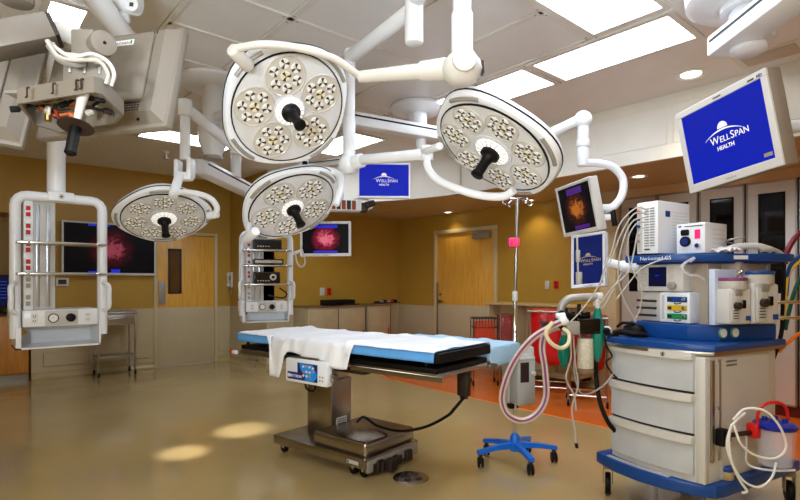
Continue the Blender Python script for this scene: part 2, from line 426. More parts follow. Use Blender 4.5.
# light trough rectangles on low ceiling: thin square reveals
k = MB()
for (x0, y0, x1, y1) in ((4.75, 5.95, 5.35, 6.55),):
    for a, b in (((x0, y0), (x1, y0 + .012)), ((x0, y1), (x1, y1 + .012)), ((x0, y0), (x0 + .012, y1)), ((x1, y0), (x1 + .012, y1))):
        k.box((a[0], a[1], HL - .006), (b[0], b[1], HL))
st(k, 'trim_1', lowc)

# wall with coved base, wainscot and bumper panels
def wall(name, axis, c, a0, a1, ztop, side, gaps=(), bumpers=(), paintm=paint, zb=0):
    """axis 'x': wall runs along x at y=c. side: direction (+1/-1) of the room from the wall. gaps = [(a,b,z)] openings from the floor."""
    def P(a, t, z): return (a, c + side * t, z) if axis == 'x' else (c + side * t, a, z)
    def bx(m, aa, t0, z0, bb, t1, z1, bev=0):
        p, q = P(aa, t0, z0), P(bb, t1, z1)
        m.box(tuple(min(i, j) for i, j in zip(p, q)), tuple(max(i, j) for i, j in zip(p, q)), bev, seg=1)
    m = MB(); cuts = sorted(gaps); x = a0; spans = []
    for (g0, g1, gz) in cuts:
        spans.append((x, g0)); x = g1
        bx(m, g0, -.12, gz, g1, 0, ztop)
    spans.append((x, a1))
    for p, q in spans:
        if q - p > .001: bx(m, p, -.12, 0, q, 0, ztop)
    o = st(m, name, paintm, smooth=0)
    wn = MB(); cv = MB()
    for p, q in spans:
        if q - p > .001:
            bx(wn, p, 0, .09, q, .008, KH)
            # coved base: concave quarter
            prof = [(.0, .10), (.012, .10), (.014, .06), (.024, .03), (.045, .012), (.075, .001), (0, .001)]
            vs = [[cv.bm.verts.new(P(e, t, z)) for (t, z) in prof] for e in (p, q)]; n = len(prof)
            for i in range(n): cv.bm.faces.new((vs[0][i], vs[0][(i + 1) % n], vs[1][(i + 1) % n], vs[1][i]))
            cv.bm.faces.new(vs[0]); cv.bm.faces.new(vs[1][::-1])
    wn.build('wainscot', wains, o, smooth=0)
    b = MB(); used = False
    for p, q in bumpers:
        k = MB(); bx(k, p, .008, .17, q, .026, .36, .006); k.build('bumper_panel', wains, o)
    st(cv, 'baseboard_' + name.split('_', 1)[1], cove, smooth=60)
    return o
D1a, D1b = 2.50, 3.42
wall('wall_left', 'x', YA, XAL, XW, HC, -1, [(D1a - .04, D1b + .04, 2.17)], [(1.0, 1.5), (1.55, 2.38), (3.49, 3.66)])
wall('wall_return', 'y', XW, YC, YA, HC, -1, [], [(7.95, 8.75), (7.47, 7.9)])
wall('wall_back', 'x', YC, XW, XR + .12, HL, -1)
D2a, D2b = 5.10, 6.46
wall('wall_right', 'y', XR, 3.28, YC, HL, -1, [(D2a, D2b, 2.24)])
m = MB(); m.box((XR + .03, .3, 2.40), (XR + .15, 3.28, HL)); m.box((XR, Y0, 0), (XR + .12, .44, HL)); st(m, 'wall_right_front', tanw, smooth=0)
m = MB(); m.box((XR + .62, .3, 0), (XR + .7, 3.4, HL)); st(m, 'wall_recess', tanw, smooth=0)
m = MB(); m.box((XR - .05, 3.2, 0), (XR + .6, 3.42, HL), .01); st(m, 'trim_2', casing)
m = MB(); m.box((X0, Y0 - .1, 0), (XR, Y0, HC)); m.build('wall_front', paint)['kind'] = 'structure'
m = MB(); m.box((X0 - .1, Y0, 0), (X0, 9.6, HC)); m.build('wall_side', paint)['kind'] = 'structure'
# alcove at the far left
m = MB(); m.box((X0, YA, 2.3), (XAL, YA + .12, HC)); m.box((X0, 9.5, 0), (XAL + .05, 9.6, 2.35)); m.box((XAL, YA + .12, 0), (XAL + .08, 9.5, 2.4)); m.box((X0, YA + .1, 2.3), (XAL, 9.5, 2.36))
st(m, 'wall_alcove', paint, smooth=0)
# downlights
def downlight(x, y, z, r, label, lit=14):
    t = thing('downlight', label, 'ceiling light', (x, y, z))
    k = MB(); k.lathe([(r, -.001), (r + .002, -.008), (r * .8, -.012), (r * .78, -.002)], cap=False, n=28); k.build('trim_ring', white, t)
    k = MB(); k.lathe([(r * .8, -.010), (r * .66, -.004), (r * .62, -.003)], n=24, cap=False); k.build('reflector', chrome, t)
    k = MB(); k.lathe([(r * .62, -.003), (r * .62, -.006)], n=20); k.build('bulb', dlglow, t)
    if lit:
        l = lamp('downlight_lamp', 'SPOT', (x, y, z - .03), (x, y, 0), lit, (1, .85, .6), .04, spot_size=R(115), spot_blend=.7)
p = at(691, 74, FPX * (HC - EYE) / (CY - 74)); downlight(p.x, p.y, HC, .125, 'large round silver downlight in the main ceiling above the right-hand screen', 22)
p = at(448, 212, FPX * (HL - EYE) / (CY - 212)); downlight(p.x, p.y, HL, .09, 'round downlight in the low ceiling in front of the far wooden door', 7)
p = at(529, 200, FPX * (HL - EYE) / (CY - 200)); downlight(p.x, p.y, HL, .09, 'round downlight in the low ceiling right of the IV pole', 14)
for (x, y) in ((5.62, 2.6), (5.62, .8)): downlight(x, y, HL, .09, 'added unseen downlight in the low ceiling over the %s steel cabinet, hidden by the soffit' % ('first' if y > 2 else 'third'), 26)  # unseen pair, added to brighten the steel cabinets
# sprinkler by the far left lamp
p = at(166, 157, FPX * (HC - EYE) / (CY - 157)); p.z = HC
p = at(166, 158, 6.9); t = thing('sprinkler', 'small white ceiling sprinkler beside the far left lamp arm', 'sprinkler', (p.x, p.y, HC))
k = MB(); k.cyl((0, 0, 0), (0, 0, -.03), .045, .03, n=16); k.cyl((0, 0, -.03), (0, 0, -.09), .014); k.build('body', white, t)
k = MB(); k.cyl((0, 0, -.09), (0, 0, -.1), .04, n=16); k.build('deflector', steel, t)

# fluorescent panels
def ceil_light(x0, x1, y0, y1, label):
    t = thing('ceiling_light', label, 'ceiling light', ((x0 + x1) / 2, (y0 + y1) / 2, HC), group='fluorescent ceiling panels')
    a, b = (x1 - x0) / 2, (y1 - y0) / 2; fr = .045; k = MB()
    for p, q in (((-a - fr, -b - fr), (a + fr, -b)), ((-a - fr, b), (a + fr, b + fr)), ((-a - fr, -b), (-a, b)), ((a, -b), (a + fr, b))):
        k.box((p[0], p[1], -.012), (q[0], q[1], -.0005))
    k.build('light_frame', tbar, t)
    k = MB(); k.box((-a, -b, -.006), (a, b, -.0005)); k.build('diffuser', glow, t)
    return t
ceil_light(3.50, 3.96, 1.43, 2.45, 'long bright ceiling panel in the right row, nearest the round boom mount')
ceil_light(3.50, 3.96, 2.56, 3.58, 'bright ceiling panel above the middle lamp head, second in the right row')
ceil_light(3.50, 3.96, 4.92, 5.94, 'bright ceiling panel seen behind the small blue screen')
ceil_light(2.33, 3.37, 1.41, 1.87, 'bright ceiling panel cut by the top edge of the picture')
ceil_light(1.68, 2.72, 6.2, 6.66, 'far bright ceiling panel behind the left lamp tube')
ceil_light(2.82, 3.4, 6.2, 6.66, 'short bright ceiling panel at the far corner of the light ring')
ceil_light(.47, .66, 3.8, 4.2, 'bright ceiling panel glimpsed above the grey screen arm')
ceil_light(1.2, 2.22, .9, 1.36, 'added unseen light panel above and behind the viewer')  # this panel and the next three are unseen, added to light the room
ceil_light(-.5, .45, 1.0, 1.46, 'added unseen light panel above the left of the viewer')
ceil_light(-1.2, -.74, -.9, .2, 'added unseen light panel behind the viewer at the left')
ceil_light(1.6, 2.6, -1.2, -.7, 'added unseen light panel behind the viewer at the right')

# doors
t = tag(thing('door_1', None, None, (D1a, YA, 0)), kind='structure'); W1 = D1b - D1a
k = MB(); k.box((0, .01, .008), (W1, .05, 2.13), .003); k.build('door_leaf', maple, t)
k = MB(); k.box((.0, -.004, .008), (W1, .01, KH), .002); k.build('kick_plate', wains, t)
k = MB()
for a, b in (((-.05, -.03, 0), (0, .06, 2.18)), ((W1, -.03, 0), (W1 + .05, .06, 2.18)), ((0, -.03, 2.13), (W1, .06, 2.18))): k.box(a, b, .006)
k.build('door_frame', casing, t)
k = MB()
x0, x1, z0, z1 = .17, .38, 1.17, 1.90
for a, b in (((x0, -.012, z0), (x0 + .035, .01, z1)), ((x1 - .035, -.012, z0), (x1, .01, z1)), ((x0, -.012, z0), (x1, .01, z0 + .035)), ((x0, -.012, z1 - .035), (x1, .01, z1))): k.box(a, b, .003)
wf = k.build('window_frame', dark, t)
k = MB(); k.box((x0 + .03, -.002, z0 + .03), (x1 - .03, .012, z1 - .03)); k.build('window_pane', mat('door_glass', (96, 70, 44), .08, var=.1), wf)
k = MB(); k.box((.03, -.01, 1.0), (.13, .01, 1.37), .003); k.build('push_plate', mgrey, t)
t = tag(thing('door_2', None, None, (XR, D2b - .05, 0), -PI / 2), kind='structure'); W2 = D2b - D2a - .1
k = MB(); k.box((0, .01, .008), (W2, .05, 2.17), .003); k.build('door_leaf', maple, t)
k = MB(); k.box((.0, -.004, .008), (W2, .01, .98), .002); k.build('kick_plate', wains, t)
k = MB()
for a, b in (((-.05, -.03, 0), (0, .06, 2.235)), ((W2, -.03, 0), (W2 + .05, .06, 2.235)), ((0, -.03, 2.17), (W2, .06, 2.235))): k.box(a, b, .006)
k.build('door_frame', casing, t)
k = MB(); k.box((W2 - .40, -.08, 2.04), (W2 - .06, .0, 2.14), .012); k.cyl((W2 - .1, -.05, 2.09), (W2 - .42, -.03, 2.135), .01); k.build('door_closer', mgrey, t)
k = MB(); k.box((.01, -.02, .3), (.035, .0, 1.35), .004); k.build('edge_pull', dsteel, t)
k = MB(); k.cyl((.09, 0, 1.03), (.09, -.05, 1.03), .028, n=12); k.rod((.09, -.05, 1.03), (.2, -.05, 1.03), .011); k.cyl((.09, .0, 1.15), (.09, -.015, 1.15), .022, n=12); k.build('door_handle', dsteel, t)

# ================================================================== SURGICAL LIGHTS
def face_frame(px, py, d, tau, phi):
    c = at(px, py, d); v = (c - Vector((0, 0, EYE))).normalized(); er = v.cross(UP).normalized(); eu = er.cross(v)
    n = -v * math.cos(tau) + (er * math.cos(phi) + eu * math.sin(phi)) * math.sin(tau)
    X = (er - n * n.dot(er)).normalized(); Y = n.cross(X)
    return frame(c, X, Y, n)
def lobe(th, th0, Ro, amp=.04): return Ro * (1 + amp * math.cos(4 * (th - th0)))
LED_ME = None
def led_mesh(yel):
    k = MB(); k.lathe([(.0175, 0), (.0175, .004), (.013, .006), (.006, .002)], n=12)
    k.m(1)
    for i in range(3):
        a = 2 * PI * i / 3 + .5; c, s = math.cos(a), math.sin(a)
        k.prism([(0, 0), (c * .017 - s * .0055, s * .017 + c * .0055), (c * .017 + s * .0055, s * .017 - c * .0055)], .005, .0085)  # dark reflections inside the LED, put in as three dark blades
    o = k.build('led', [ledy if yel else ledw, mat('led_dark_reflection', (60, 52, 44), .3)]); me = o.data; bpy.data.objects.remove(o); return me
LED_W, LED_Y = led_mesh(False), led_mesh(True)
def pod_mesh(rp):
    k = MB(); k.lathe([(rp + .004, .0), (rp + .004, .006), (rp, .008), (rp - .004, .004), (rp - .01, .0035)], n=28)
    o = k.build('pod', [podm]); me = o.data; bpy.data.objects.remove(o); return me
def surgical_light(label, px, py, d, tau, phi, npods, a0, th0, ro=.345):
    M = face_frame(px, py, d, tau, phi)
    t = thing('surgical_light', label, 'surgical light', M=M, group='surgical light heads')
    k = MB(); N = 56; rings = []
    for (s, z) in ((.30, -.115), (.62, -.108), (.86, -.085), (.965, -.062), (1, -.04), (1, -.022), (.975, -.006), (.93, -.001), (.88, -.004)):
        rings.append([k.bm.verts.new((math.cos(2 * PI * i / N) * lobe(2 * PI * i / N, th0, ro) * s, math.sin(2 * PI * i / N) * lobe(2 * PI * i / N, th0, ro) * s, z)) for i in range(N)])
    k.skin(rings); k.build('housing', white, t)
    k = MB(); rings = []
    for (s, z) in ((.99, -.037), (1.008, -.036), (1.008, -.029), (.99, -.028)):
        rings.append([k.bm.verts.new((math.cos(2 * PI * i / N) * lobe(2 * PI * i / N, th0, ro) * s, math.sin(2 * PI * i / N) * lobe(2 * PI * i / N, th0, ro) * s, z)) for i in range(N)])
    k.skin(rings, cap=False); k.build('edge_seal', black, t)
    k = MB(); k.lathe([(.302, -.003), (.302, .004), (.296, .005), (.296, -.003)], n=48, cap=False); k.build('lens_seal', black, t)
    k = MB(); k.lathe([(.296, -.004), (.296, .002), (.28, .004), (.1, .006)], n=48); k.build('lens', lens, t)
    rp, rr = (.103, .186) if npods == 5 else (.083, .208)
    cb = 0 if npods == 5 else .02
    pme = pod_mesh(rp)
    for i in range(npods):
        a = a0 + 2 * PI * i / npods
        p = bpy.data.objects.new('pod', pme); COL.objects.link(p); p.parent = t; p.location = (rr * math.cos(a), rr * math.sin(a), .003)
        for j in range(7):
            q = bpy.data.objects.new('led', LED_Y if j == 0 else LED_W); COL.objects.link(q); q.parent = p
            if j: q.location = (rp * .62 * math.cos(j * PI / 3 + a), rp * .62 * math.sin(j * PI / 3 + a), .003)
            else: q.location = (0, 0, .003)
            s = 1.45 if npods == 5 else 1.2
            q.scale = (s, s, 1); q.rotation_euler = (0, 0, a + j * .7)
    k = MB(); k.lathe([(.088 + cb, .004), (.086 + cb, .012), (.076 + cb, .014), (.07 + cb, .010)], n=36); k.build('centre_bezel', lens, t)
    k = MB(); k.m(0).lathe([(.078 + cb * .6, .012), (.076 + cb * .6, .017), (.05, .024), (.045, .016)], n=32)
    k.build('centre_ring', ringw, t)
    k = MB()
    for i in range(16):
        a = 2 * PI * i / 16; c, s = math.cos(a), math.sin(a)
        k.tube([(c * (.078 + cb * .6), s * (.078 + cb * .6), .0165), (c * .052, s * .052, .024)], .003, n=5, smooth=0)
    k.build('ring_spoke', lgrey, t)
    k = MB(); k.lathe([(.05, .012), (.05, .04), (.036, .05), (.031, .055), (.025, .08), (.025, .15), (.031, .155), (.031, .166), (.02, .172)], n=20)
    k.build('handle', black, t)
    for i in range(4):      # shadow of the grab slots in the lobes, put in as grey tubes
        a = th0 + PI / 2 * i; k = MB(); r0 = ro * .955
        pts = [(r0 * math.cos(a + s), r0 * math.sin(a + s), -.003 + .0) for s in (-.26, -.13, 0, .13, .26)]
        k.tube(pts, .011, n=8, smooth=4); k.build('grab_slot_shade', mgrey, t)
    return t
def add_arm(t, name, mb, m=white): return mb.build(name, m, t, world=True)
S = at(414, 12, 2.8)                      # ceiling spindle axis
ms = thing('ceiling_spindle', 'white ceiling spindle hub from which the two big lamp arms spread', 'ceiling mount', (S.x, S.y, HC))
k = MB(); k.lathe([(.24, 0), (.24, -.03), (.2, -.045), (.07, -.05)], n=36); k.build('ceiling_plate', white, ms)
k = MB(); k.rod((0, 0, -.04), (0, 0, -.45), .05, .015, n=24); k.build('hub', white, ms)
# mount 2 behind head 1
m2 = at(213, 90, 4.5)
t = thing('ceiling_mount', 'round white ceiling mount left of the largest lamp head', 'ceiling mount', (m2.x, m2.y, HC))
k = MB(); k.lathe([(.30, 0), (.30, -.025), (.26, -.045), (.1, -.05)], n=40); k.build('ceiling_plate', white, t)
k = MB(); k.lathe([(.085, -.04), (.085, -.36), (.12, -.4), (.12, -.52), (.075, -.62), (.075, -.66)], n=28); k.build('column', white, t)

# head 1
h1 = surgical_light('largest lamp head, left of centre, five lens clusters, facing the viewer', 289, 110, 2.74, R(33), R(-52), 5, R(96), R(38))
K1 = at(462, 68, 2.3)
k = MB(); k.rod(Vector((K1.x, K1.y, K1.z + .03)), Vector((K1.x, K1.y, K1.z + .24)), .047, .006, n=24); k.rod(Vector((K1.x, K1.y, K1.z + .22)), Vector((K1.x, K1.y, 2.9)), .04, .006, n=24); add_arm(h1, 'drop_tube', k)
k = MB(); k.rod((K1.x, K1.y, 2.86), (S.x, S.y, 2.86), .045, .02, n=20); add_arm(h1, 'upper_arm', k)
k = MB(); k.ball(K1 - UP * .005, .088, n=20, sc=(1, 1, .88)); k.rod(K1 - RT * .0 - FW * .075, K1 - FW * .10 + UP * .0, .052, .008, n=24); kn = add_arm(h1, 'knuckle', k, cream)
k = MB(); k.box((-.02, -.01, -.03), (.02, .01, .03), .006, M=Matrix.Translation(K1 + RT * .086) @ Matrix.Rotation(HEAD, 4, 'Z')); add_arm(h1, 'knuckle_cap', k, dark)
A0 = at(446, 69, 2.34); A1 = at(421, 71.5, 2.38); A2 = at(360, 77, 2.5)
k = MB(); k.cyl(A0, A1, .05, .044, n=20); k.cyl(A1, A2, .036, .028, n=20); add_arm(h1, 'spring_arm', k, cream)
yk = [A2, at(350, 69, 2.45), at(335, 59, 2.4), at(315, 52, 2.34), at(290, 46.5, 2.3), at(262, 44.5, 2.28), at(238, 48, 2.3)]
k = MB(); k.tube(yk, .0175, n=12); add_arm(h1, 'yoke', k, cream)
k = MB(); k.rod(at(232, 49, 2.3), at(249, 67, 2.42), .031, .008, n=20); add_arm(h1, 'yoke_pin', k, cream)

# head 2
h2 = surgical_light('lamp head with seven clusters right of centre above the IV pole', 493, 150, 2.6, R(59), R(236), 7, R(128), R(28))
E1 = at(350, 60, 3.4); K2 = at(349, 164, 3.4); E1.z = 2.82
k = MB(); k.rod((S.x, S.y, 2.82), E1, .042, .015, n=20); add_arm(h2, 'upper_arm', k)
k = MB(); k.rod(E1 + UP * .05, (K2.x, K2.y, K2.z + .03), .036, .01, n=20); k.rod((K2.x, K2.y, K2.z + .30), (K2.x, K2.y, K2.z + .02), .041, .006, n=20); add_arm(h2, 'drop_tube', k)
k = MB(); k.ball(K2, .068, n=18); k.rod(K2, at(363, 160, 3.32), .045, .01); add_arm(h2, 'knuckle', k)
J2 = at(427, 154, 2.95)
k = MB(); k.rod(at(361, 160, 3.32), J2, .032, .008); add_arm(h2, 'spring_arm', k)
k = MB(); k.rod(J2 - UP * .04, J2 + UP * .045, .036, .008, n=18); k.rod(at(424, 152, 2.95), at(440, 146, 2.7), .02, .004); add_arm(h2, 'elbow', k)
k = MB(); k.tube([J2, at(428, 168, 2.9), at(438, 180, 2.85), at(460, 190, 2.75), at(485, 196, 2.68), at(505, 196, 2.62), at(514, 190, 2.58)], .021, n=12); add_arm(h2, 'yoke', k)
k = MB(); k.rod(at(449, 99, 2.66), at(453, 92, 2.66), .016, .004); add_arm(h2, 'focus_knob', k, mgrey)

# head 3
h3 = surgical_light('smaller lamp head, low centre, five clusters, hanging just below the largest head', 292, 207, 3.55, R(53), R(-63), 5, R(118), R(40))
K3 = at(303, 168, 3.52); U3 = Vector((K3.x, K3.y, 2.66))
k = MB(); k.rod(U3, K3, .036, .008, n=18); add_arm(h3, 'drop_tube', k)
k = MB(); k.rod(U3, (m2.x, m2.y, 2.66), .04, .012, n=18); add_arm(h3, 'upper_arm', k)
k = MB(); k.tube([K3, at(335, 172, 3.5), at(341, 185, 3.45), at(336, 205, 3.4)], .022, n=10); add_arm(h3, 'yoke', k)
k = MB(); k.tube([K3, at(275, 182, 3.62), at(255, 205, 3.6), at(249, 228, 3.45), at(250, 236, 3.36)], .02, n=10); k.rod(at(245, 240, 3.4), at(256, 231, 3.28), .03, .006); add_arm(h3, 'yoke_pin', k)
k = MB(); k.rod(at(305, 166, 3.38), at(305, 161.5, 3.38), .018, .004); add_arm(h3, 'focus_knob', k, black)

# head 4
h4 = surgical_light('far left lamp head, seven clusters, hanging in front of the near wooden door', 164, 218, 4.05, R(55), R(-84), 7, R(90), R(2))
T4 = at(185, 104, 3.75); K4 = at(185, 160, 3.75)
k = MB(); k.rod(T4, K4, .036, .004, n=20); add_arm(h4, 'drop_tube', k)
k = MB(); k.rod(T4 + UP * .03, T4 - UP * .09, .05, .01, n=20); add_arm(h4, 'tube_head', k)
E4 = at(236, 148, 4.2)
k = MB(); k.rod(at(188, 110, 3.76), E4, .042, .012, n=16); add_arm(h4, 'spring_arm', k)
k = MB(); k.rod(E4 - UP * .05, Vector((E4.x, E4.y, 2.75)), .045, .01); k.rod((E4.x, E4.y, 2.76), (m2.x, m2.y, 2.76), .04, .01); add_arm(h4, 'upper_arm', k)
k = MB(); MK = Matrix.Translation(K4 - UP * .04) @ Matrix.Rotation(HEAD - PI / 2, 4, 'Z')
k.box((-.065, -.05, -.11), (-.03, .05, .04), .014, M=MK); k.box((.025, -.05, -.09), (.06, .05, .05), .014, M=MK); k.box((-.065, -.045, -.11), (.055, .045, -.05), .02, M=MK); add_arm(h4, 'knuckle', k)
k = MB(); k.rod(at(180, 174, 3.72), at(173, 196, 3.6), .032, .01); add_arm(h4, 'link', k)
k = MB(); k.tube([at(173, 194, 3.6), at(183, 192, 3.58), at(199, 194, 3.56), at(211, 199, 3.56), at(217, 208, 3.58), at(214, 216, 3.6)], .02, n=10); k.rod(at(218, 214, 3.6), at(208, 216, 3.62), .026, .006); add_arm(h4, 'yoke', k)
# the heads that are switched on light the room below them
for h, e in ((h1, 6), (h2, 6), (h3, 10), (h4, 0)):
    M = wm(h); c0 = M.translation + M.col[2].to_3d() * .17
    if e: lamp('surgical_lamp', 'SPOT', c0, c0 + M.col[2].to_3d(), e, (1, .98, .94), .2, spot_size=R(55), spot_blend=.6)
M = wm(h4); c0 = M.translation + M.col[2].to_3d() * .17
lamp('surgical_lamp', 'SPOT', c0, (2.05, 4.6, 0), 330, (1, .98, .94), .05, spot_size=R(17), spot_blend=.8)
lamp('surgical_lamp', 'SPOT', c0, (1.42, 4.3, 0), 240, (1, .98, .94), .05, spot_size=R(15), spot_blend=.8)

# ================================================================== BOOMS
def beam(t, a, b, wd, ht, name='beam', stripe=True, m=white):
    a = Vector(a); b = Vector(b); X = (b - a).normalized(); Z = (UP - X * UP.dot(X)).normalized(); Y = Z.cross(X); L = (b - a).length
    M = frame(a, X, Y, Z)
    k = MB(); k.box((0, -wd / 2, -ht / 2), (L, wd / 2, ht / 2), .014, M=M); o = k.build(name, m, t, world=True)
    if stripe:
        k = MB()
        for s in (-1, 1): k.box((.03, s * wd / 2 - .003, ht * .12), (L - .03, s * wd / 2 + .003, ht * .24), M=M)
        s_ = k.build('beam_stripe', black, t, world=True)
    return o
def outlet(parent, x, y, z, m=label_w, red_=False, face='x', big=False):
    k = MB()
    if big:
        k.box((x - .024, y - .006, z - .05), (x + .024, y, z + .05), .003, seg=1); o = k.build('outlet', m, parent)
        for dz in (-.023, .023):
            k = MB(); k.box((x - .014, y - .009, z + dz - .016), (x + .014, y - .005, z + dz + .016), .004, seg=1); k.build('socket', mat('outlet_red', (190, 20, 40), .4) if red_ else mgrey, o)
        return
    if face == 'x': k.box((x, y - .022, z - .035), (x + .005, y + .022, z + .035), .003, seg=1)
    else: k.box((x - .022, y - .005, z - .035), (x + .022, y, z + .035), .003, seg=1)
    o = k.build('outlet', m, parent)
    k = MB()
    for dz in (-.016, .016):
        for dx in (-.007, .007):
            if face == 'x': k.box((x + .004, y + dx - .002, z + dz - .006), (x + .0065, y + dx + .002, z + dz + .006))
            else: k.box((x + dx - .002, y - .0065, z + dz - .006), (x + dx + .002, y - .004, z + dz + .006))
        if face != 'x': k.cyl((x, y - .0065, z + dz - .011), (x, y - .004, z + dz - .011), .003, n=8)
    k.build('socket', red if red_ else black, o)
def service_boom(label, base, rz, shelves, H, equip=None):
    """frame in the local XZ plane, x 0..w, front toward -y; heights are absolute"""
    w, zb, zp, zt = .56, H['zb'], H['zp'], H['zt']
    t = thing('service_boom', label, 'equipment boom', (base.x, base.y, 0), rz, group='ceiling service booms')
    # round cornered frame
    k = MB(); rr_ = .075; pts = [(0, 0, zb + .065), (0, 0, zt - .035 - rr_)]
    pts += [(rr_ - rr_ * math.cos(a), 0, zt - .035 - rr_ + rr_ * math.sin(a)) for a in (R(22), R(45), R(68), R(90))]
    pts += [(w - p[0], 0, p[2]) for p in pts[::-1]]
    k.tube(pts, .036, n=12, smooth=0); k.build('frame', white, t)
    k = MB(); k.box((w / 2 - .09, -.045, zt - .065), (w / 2 + .09, .05, zt + .012), .02); hb = k.build('frame_hub', white, t)
    k = MB(); k.cyl((w / 2, -.045, zt - .027), (w / 2, -.049, zt - .027), .02, n=20); k.m(1).cyl((w / 2, -.049, zt - .027), (w / 2, -.051, zt - .027), .008, n=12); k.build('emblem', [lgrey, txt], hb)
    k = MB(); k.rod((w / 2 - .02, .06, zt - .02), (w / 2 - .02, .06, H['ztube']), .062, .004, n=24); k.build('drop_tube', white, t)
    k = MB(); k.rod((w / 2 - .02, .06, zt - .0), (w / 2 - .02, .06, zt + .012), .066, .003, n=24); k.build('tube_collar', alu, t)
    # back column
    k = MB(); k.box((.10, .02, zp), (.25, .22, zt - .06), .01); k.build('column', lgrey, t)
    k = MB()
    for x in (.125, .19): k.box((x, .006, zp + .02), (x + .025, .021, zt - .09), .004)
    k.build('column_track', alu, t)
    k = MB(); k.box((.05, .0, zp), (.11, .2, zt - .06), .006); ob = k.build('outlet_panel', white, t)
    n = 6
    for i in range(n):
        z = zp + .07 + i * (zt - zp - .22) / (n - 1); outlet(ob, .078, 0, z, red_=i > 1, face='y', big=True)
    for s in (0, 1):      # grab handles on the rails
        x = 0 if s == 0 else w; k = MB(); z = zb + .36
        q_ = (-1 if s == 0 else 1) * .03; k.tube([(x, -.03, z - .11), (x + q_, -.075, z - .08), (x + q_, -.085, z), (x + q_, -.075, z + .08), (x, -.03, z + .11)], .018, n=8); k.build('grab_handle', white, t)
    # console
    k = MB(); k.box((.04, -.06, zp - .125), (w - .04, .26, zp), .01); k.box((-.03, .035, zp - .125), (.06, .26, zp), .006); cn = k.build('console', white, t)
    k = MB(); k.box((w / 2 - .105, -.064, zp - .117), (w / 2 + .105, -.058, zp - .008), .003); gp = k.build('gauge_panel', lgrey, cn)
    k = MB(); k.cyl((w / 2 - .055, -.064, zp - .0625), (w / 2 - .055, -.08, zp - .0625), .034, n=20); k.m(1).cyl((w / 2 - .055, -.08, zp - .0625), (w / 2 - .055, -.082, zp - .0625), .028, n=20)
    k.m(2).box((w / 2 - .057, -.0835, zp - .0625), (w / 2 - .053, -.082, zp - .057)); k.build('gauge', [bgloss, label_w, black], gp)
    k = MB(); k.rod((w / 2 + .055, -.064, zp - .0625), (w / 2 + .055, -.10, zp - .0625), .032, .006, n=10); k.build('knob', black, gp)
    for x in (.11, w - .11): outlet(cn, x, -.06, zp - .0625, face='y')
    # open bin under the console
    k = MB(); z0, z1 = zb - .015, zp - .125
    k.box((.0, -.06, z0), (w - .02, .30, z0 + .012)); k.box((.0, .29, z0), (w - .02, .30, z1)); k.box((.0, -.06, z0), (.032, .30, z1)); k.box((w - .032, -.06, z0), (w - .02, .30, z1))
    k.build('bin', white, t)
    k = MB()
    for i in range(7): k.box((.038, .06 + i * .02, zp - .11), (.041, .068 + i * .02, zp - .02))
    for i in range(7): k.box((w - .041, .06 + i * .02, zp - .13), (w - .0385, .068 + i * .02, zp - .04))
    k.build('side_vent', mgrey, cn)
    k = MB(); k.cyl((.07, .289, z0 + .1), (.07, .285, z0 + .1), .022, n=16); k.build('gas_port', mat('brass', (190, 150, 80), .3, .8), t)
    for z in shelves:
        k = MB(); k.box((.0, -.16, z - .02), (w, .01, z), .004); sh = k.build('shelf', steel, t)
        k = MB()
        for x in (.06, w - .06): k.rod((x, -.16, z - .006), (x, -.175, z - .006), .012, .003, n=10)
        k.build('shelf_knob', chrome, sh)
    return t
def localP(t, x, y, z): return wm(t) @ Vector((x, y, z))
# near boom
b1 = at(15, 282, 3.8); b1.z = 0
sb1 = service_boom('near service boom at the left, hanging from a white ceiling tube, shelves empty', b1, R(0), [1.43, 1.655], dict(zb=.885, zp=1.155, zt=2.03, ztube=HC))
b2 = at(242, 282, 6.15); b2.z = 0
sb2 = service_boom('far service boom behind the operating table, shelves loaded with black video units', b2, R(-20), [1.34, 1.56, 1.74], dict(zb=.90, zp=1.13, zt=1.97, ztube=2.45))
B2 = wm(sb2) @ Vector((.26, .06, 2.42)); Aend = at(203, 171, 4.6); Aend.z = 2.36; B2.z = 2.36
beam(sb2, Aend - (B2 - Aend).normalized() * .08, B2 + (B2 - Aend).normalized() * .1, .14, .13)
k = MB(); p = at(236, 160, 5.2); k.rod((p.x, p.y, 2.4), (p.x, p.y, 2.62), .05, .006, n=18); k.build('beam_post', white, sb2, world=True)
k = MB(); k.rod((m2.x, m2.y, 2.44), (m2.x, m2.y, 2.41), .08, .004, n=20); k.build('joint_collar', mgrey, sb2, world=True)
# video units on the far boom's shelves
def unit(label, x0, x1, z, h, kind, dep=.15):
    M = wm(sb2) @ Matrix.Translation((0, 0, 0))
    o = M @ Vector(((x0 + x1) / 2, -.08, z)); t = thing('video_unit', label, 'video equipment', o, R(-20), group='video units on the far boom')
    w2 = (x1 - x0) / 2
    k = MB(); k.box((-w2, -.075, .006), (w2, .075, h), .006); k.m(1)
    for sx in (-1, 1): k.cyl((sx * (w2 - .03), -.04, 0), (sx * (w2 - .03), -.04, .007), .01, n=8)
    k.build('case', [mat('unit_black', (38, 36, 38), .35, .3), black], t)
    k = MB(); k.box((-w2 + .015, -.079, .02), (w2 - .015, -.074, h - .015), .002, seg=1); k.build('front_panel', bgloss if kind != 2 else dsteel, t)
    if kind == 1:
        k = MB(); k.cyl((w2 * .45, -.078, h * .55), (w2 * .45, -.088, h * .55), .038, n=20); k.m(1).cyl((w2 * .45, -.088, h * .55), (w2 * .45, -.1, h * .55), .018, n=16); k.build('dial', [lgrey, black], t)
    k = MB()
    for i in range(5): k.box((-w2 + .04 + i * .03, -.081, .03), (-w2 + .055 + i * .03, -.078, .04))
    k.build('button', lgrey, t)
    return t
unit('black video unit on the top shelf of the far boom', .12, .44, 1.74, .115, 0)
unit('slim grey recorder on the middle shelf of the far boom', .12, .46, 1.56, .07, 2)
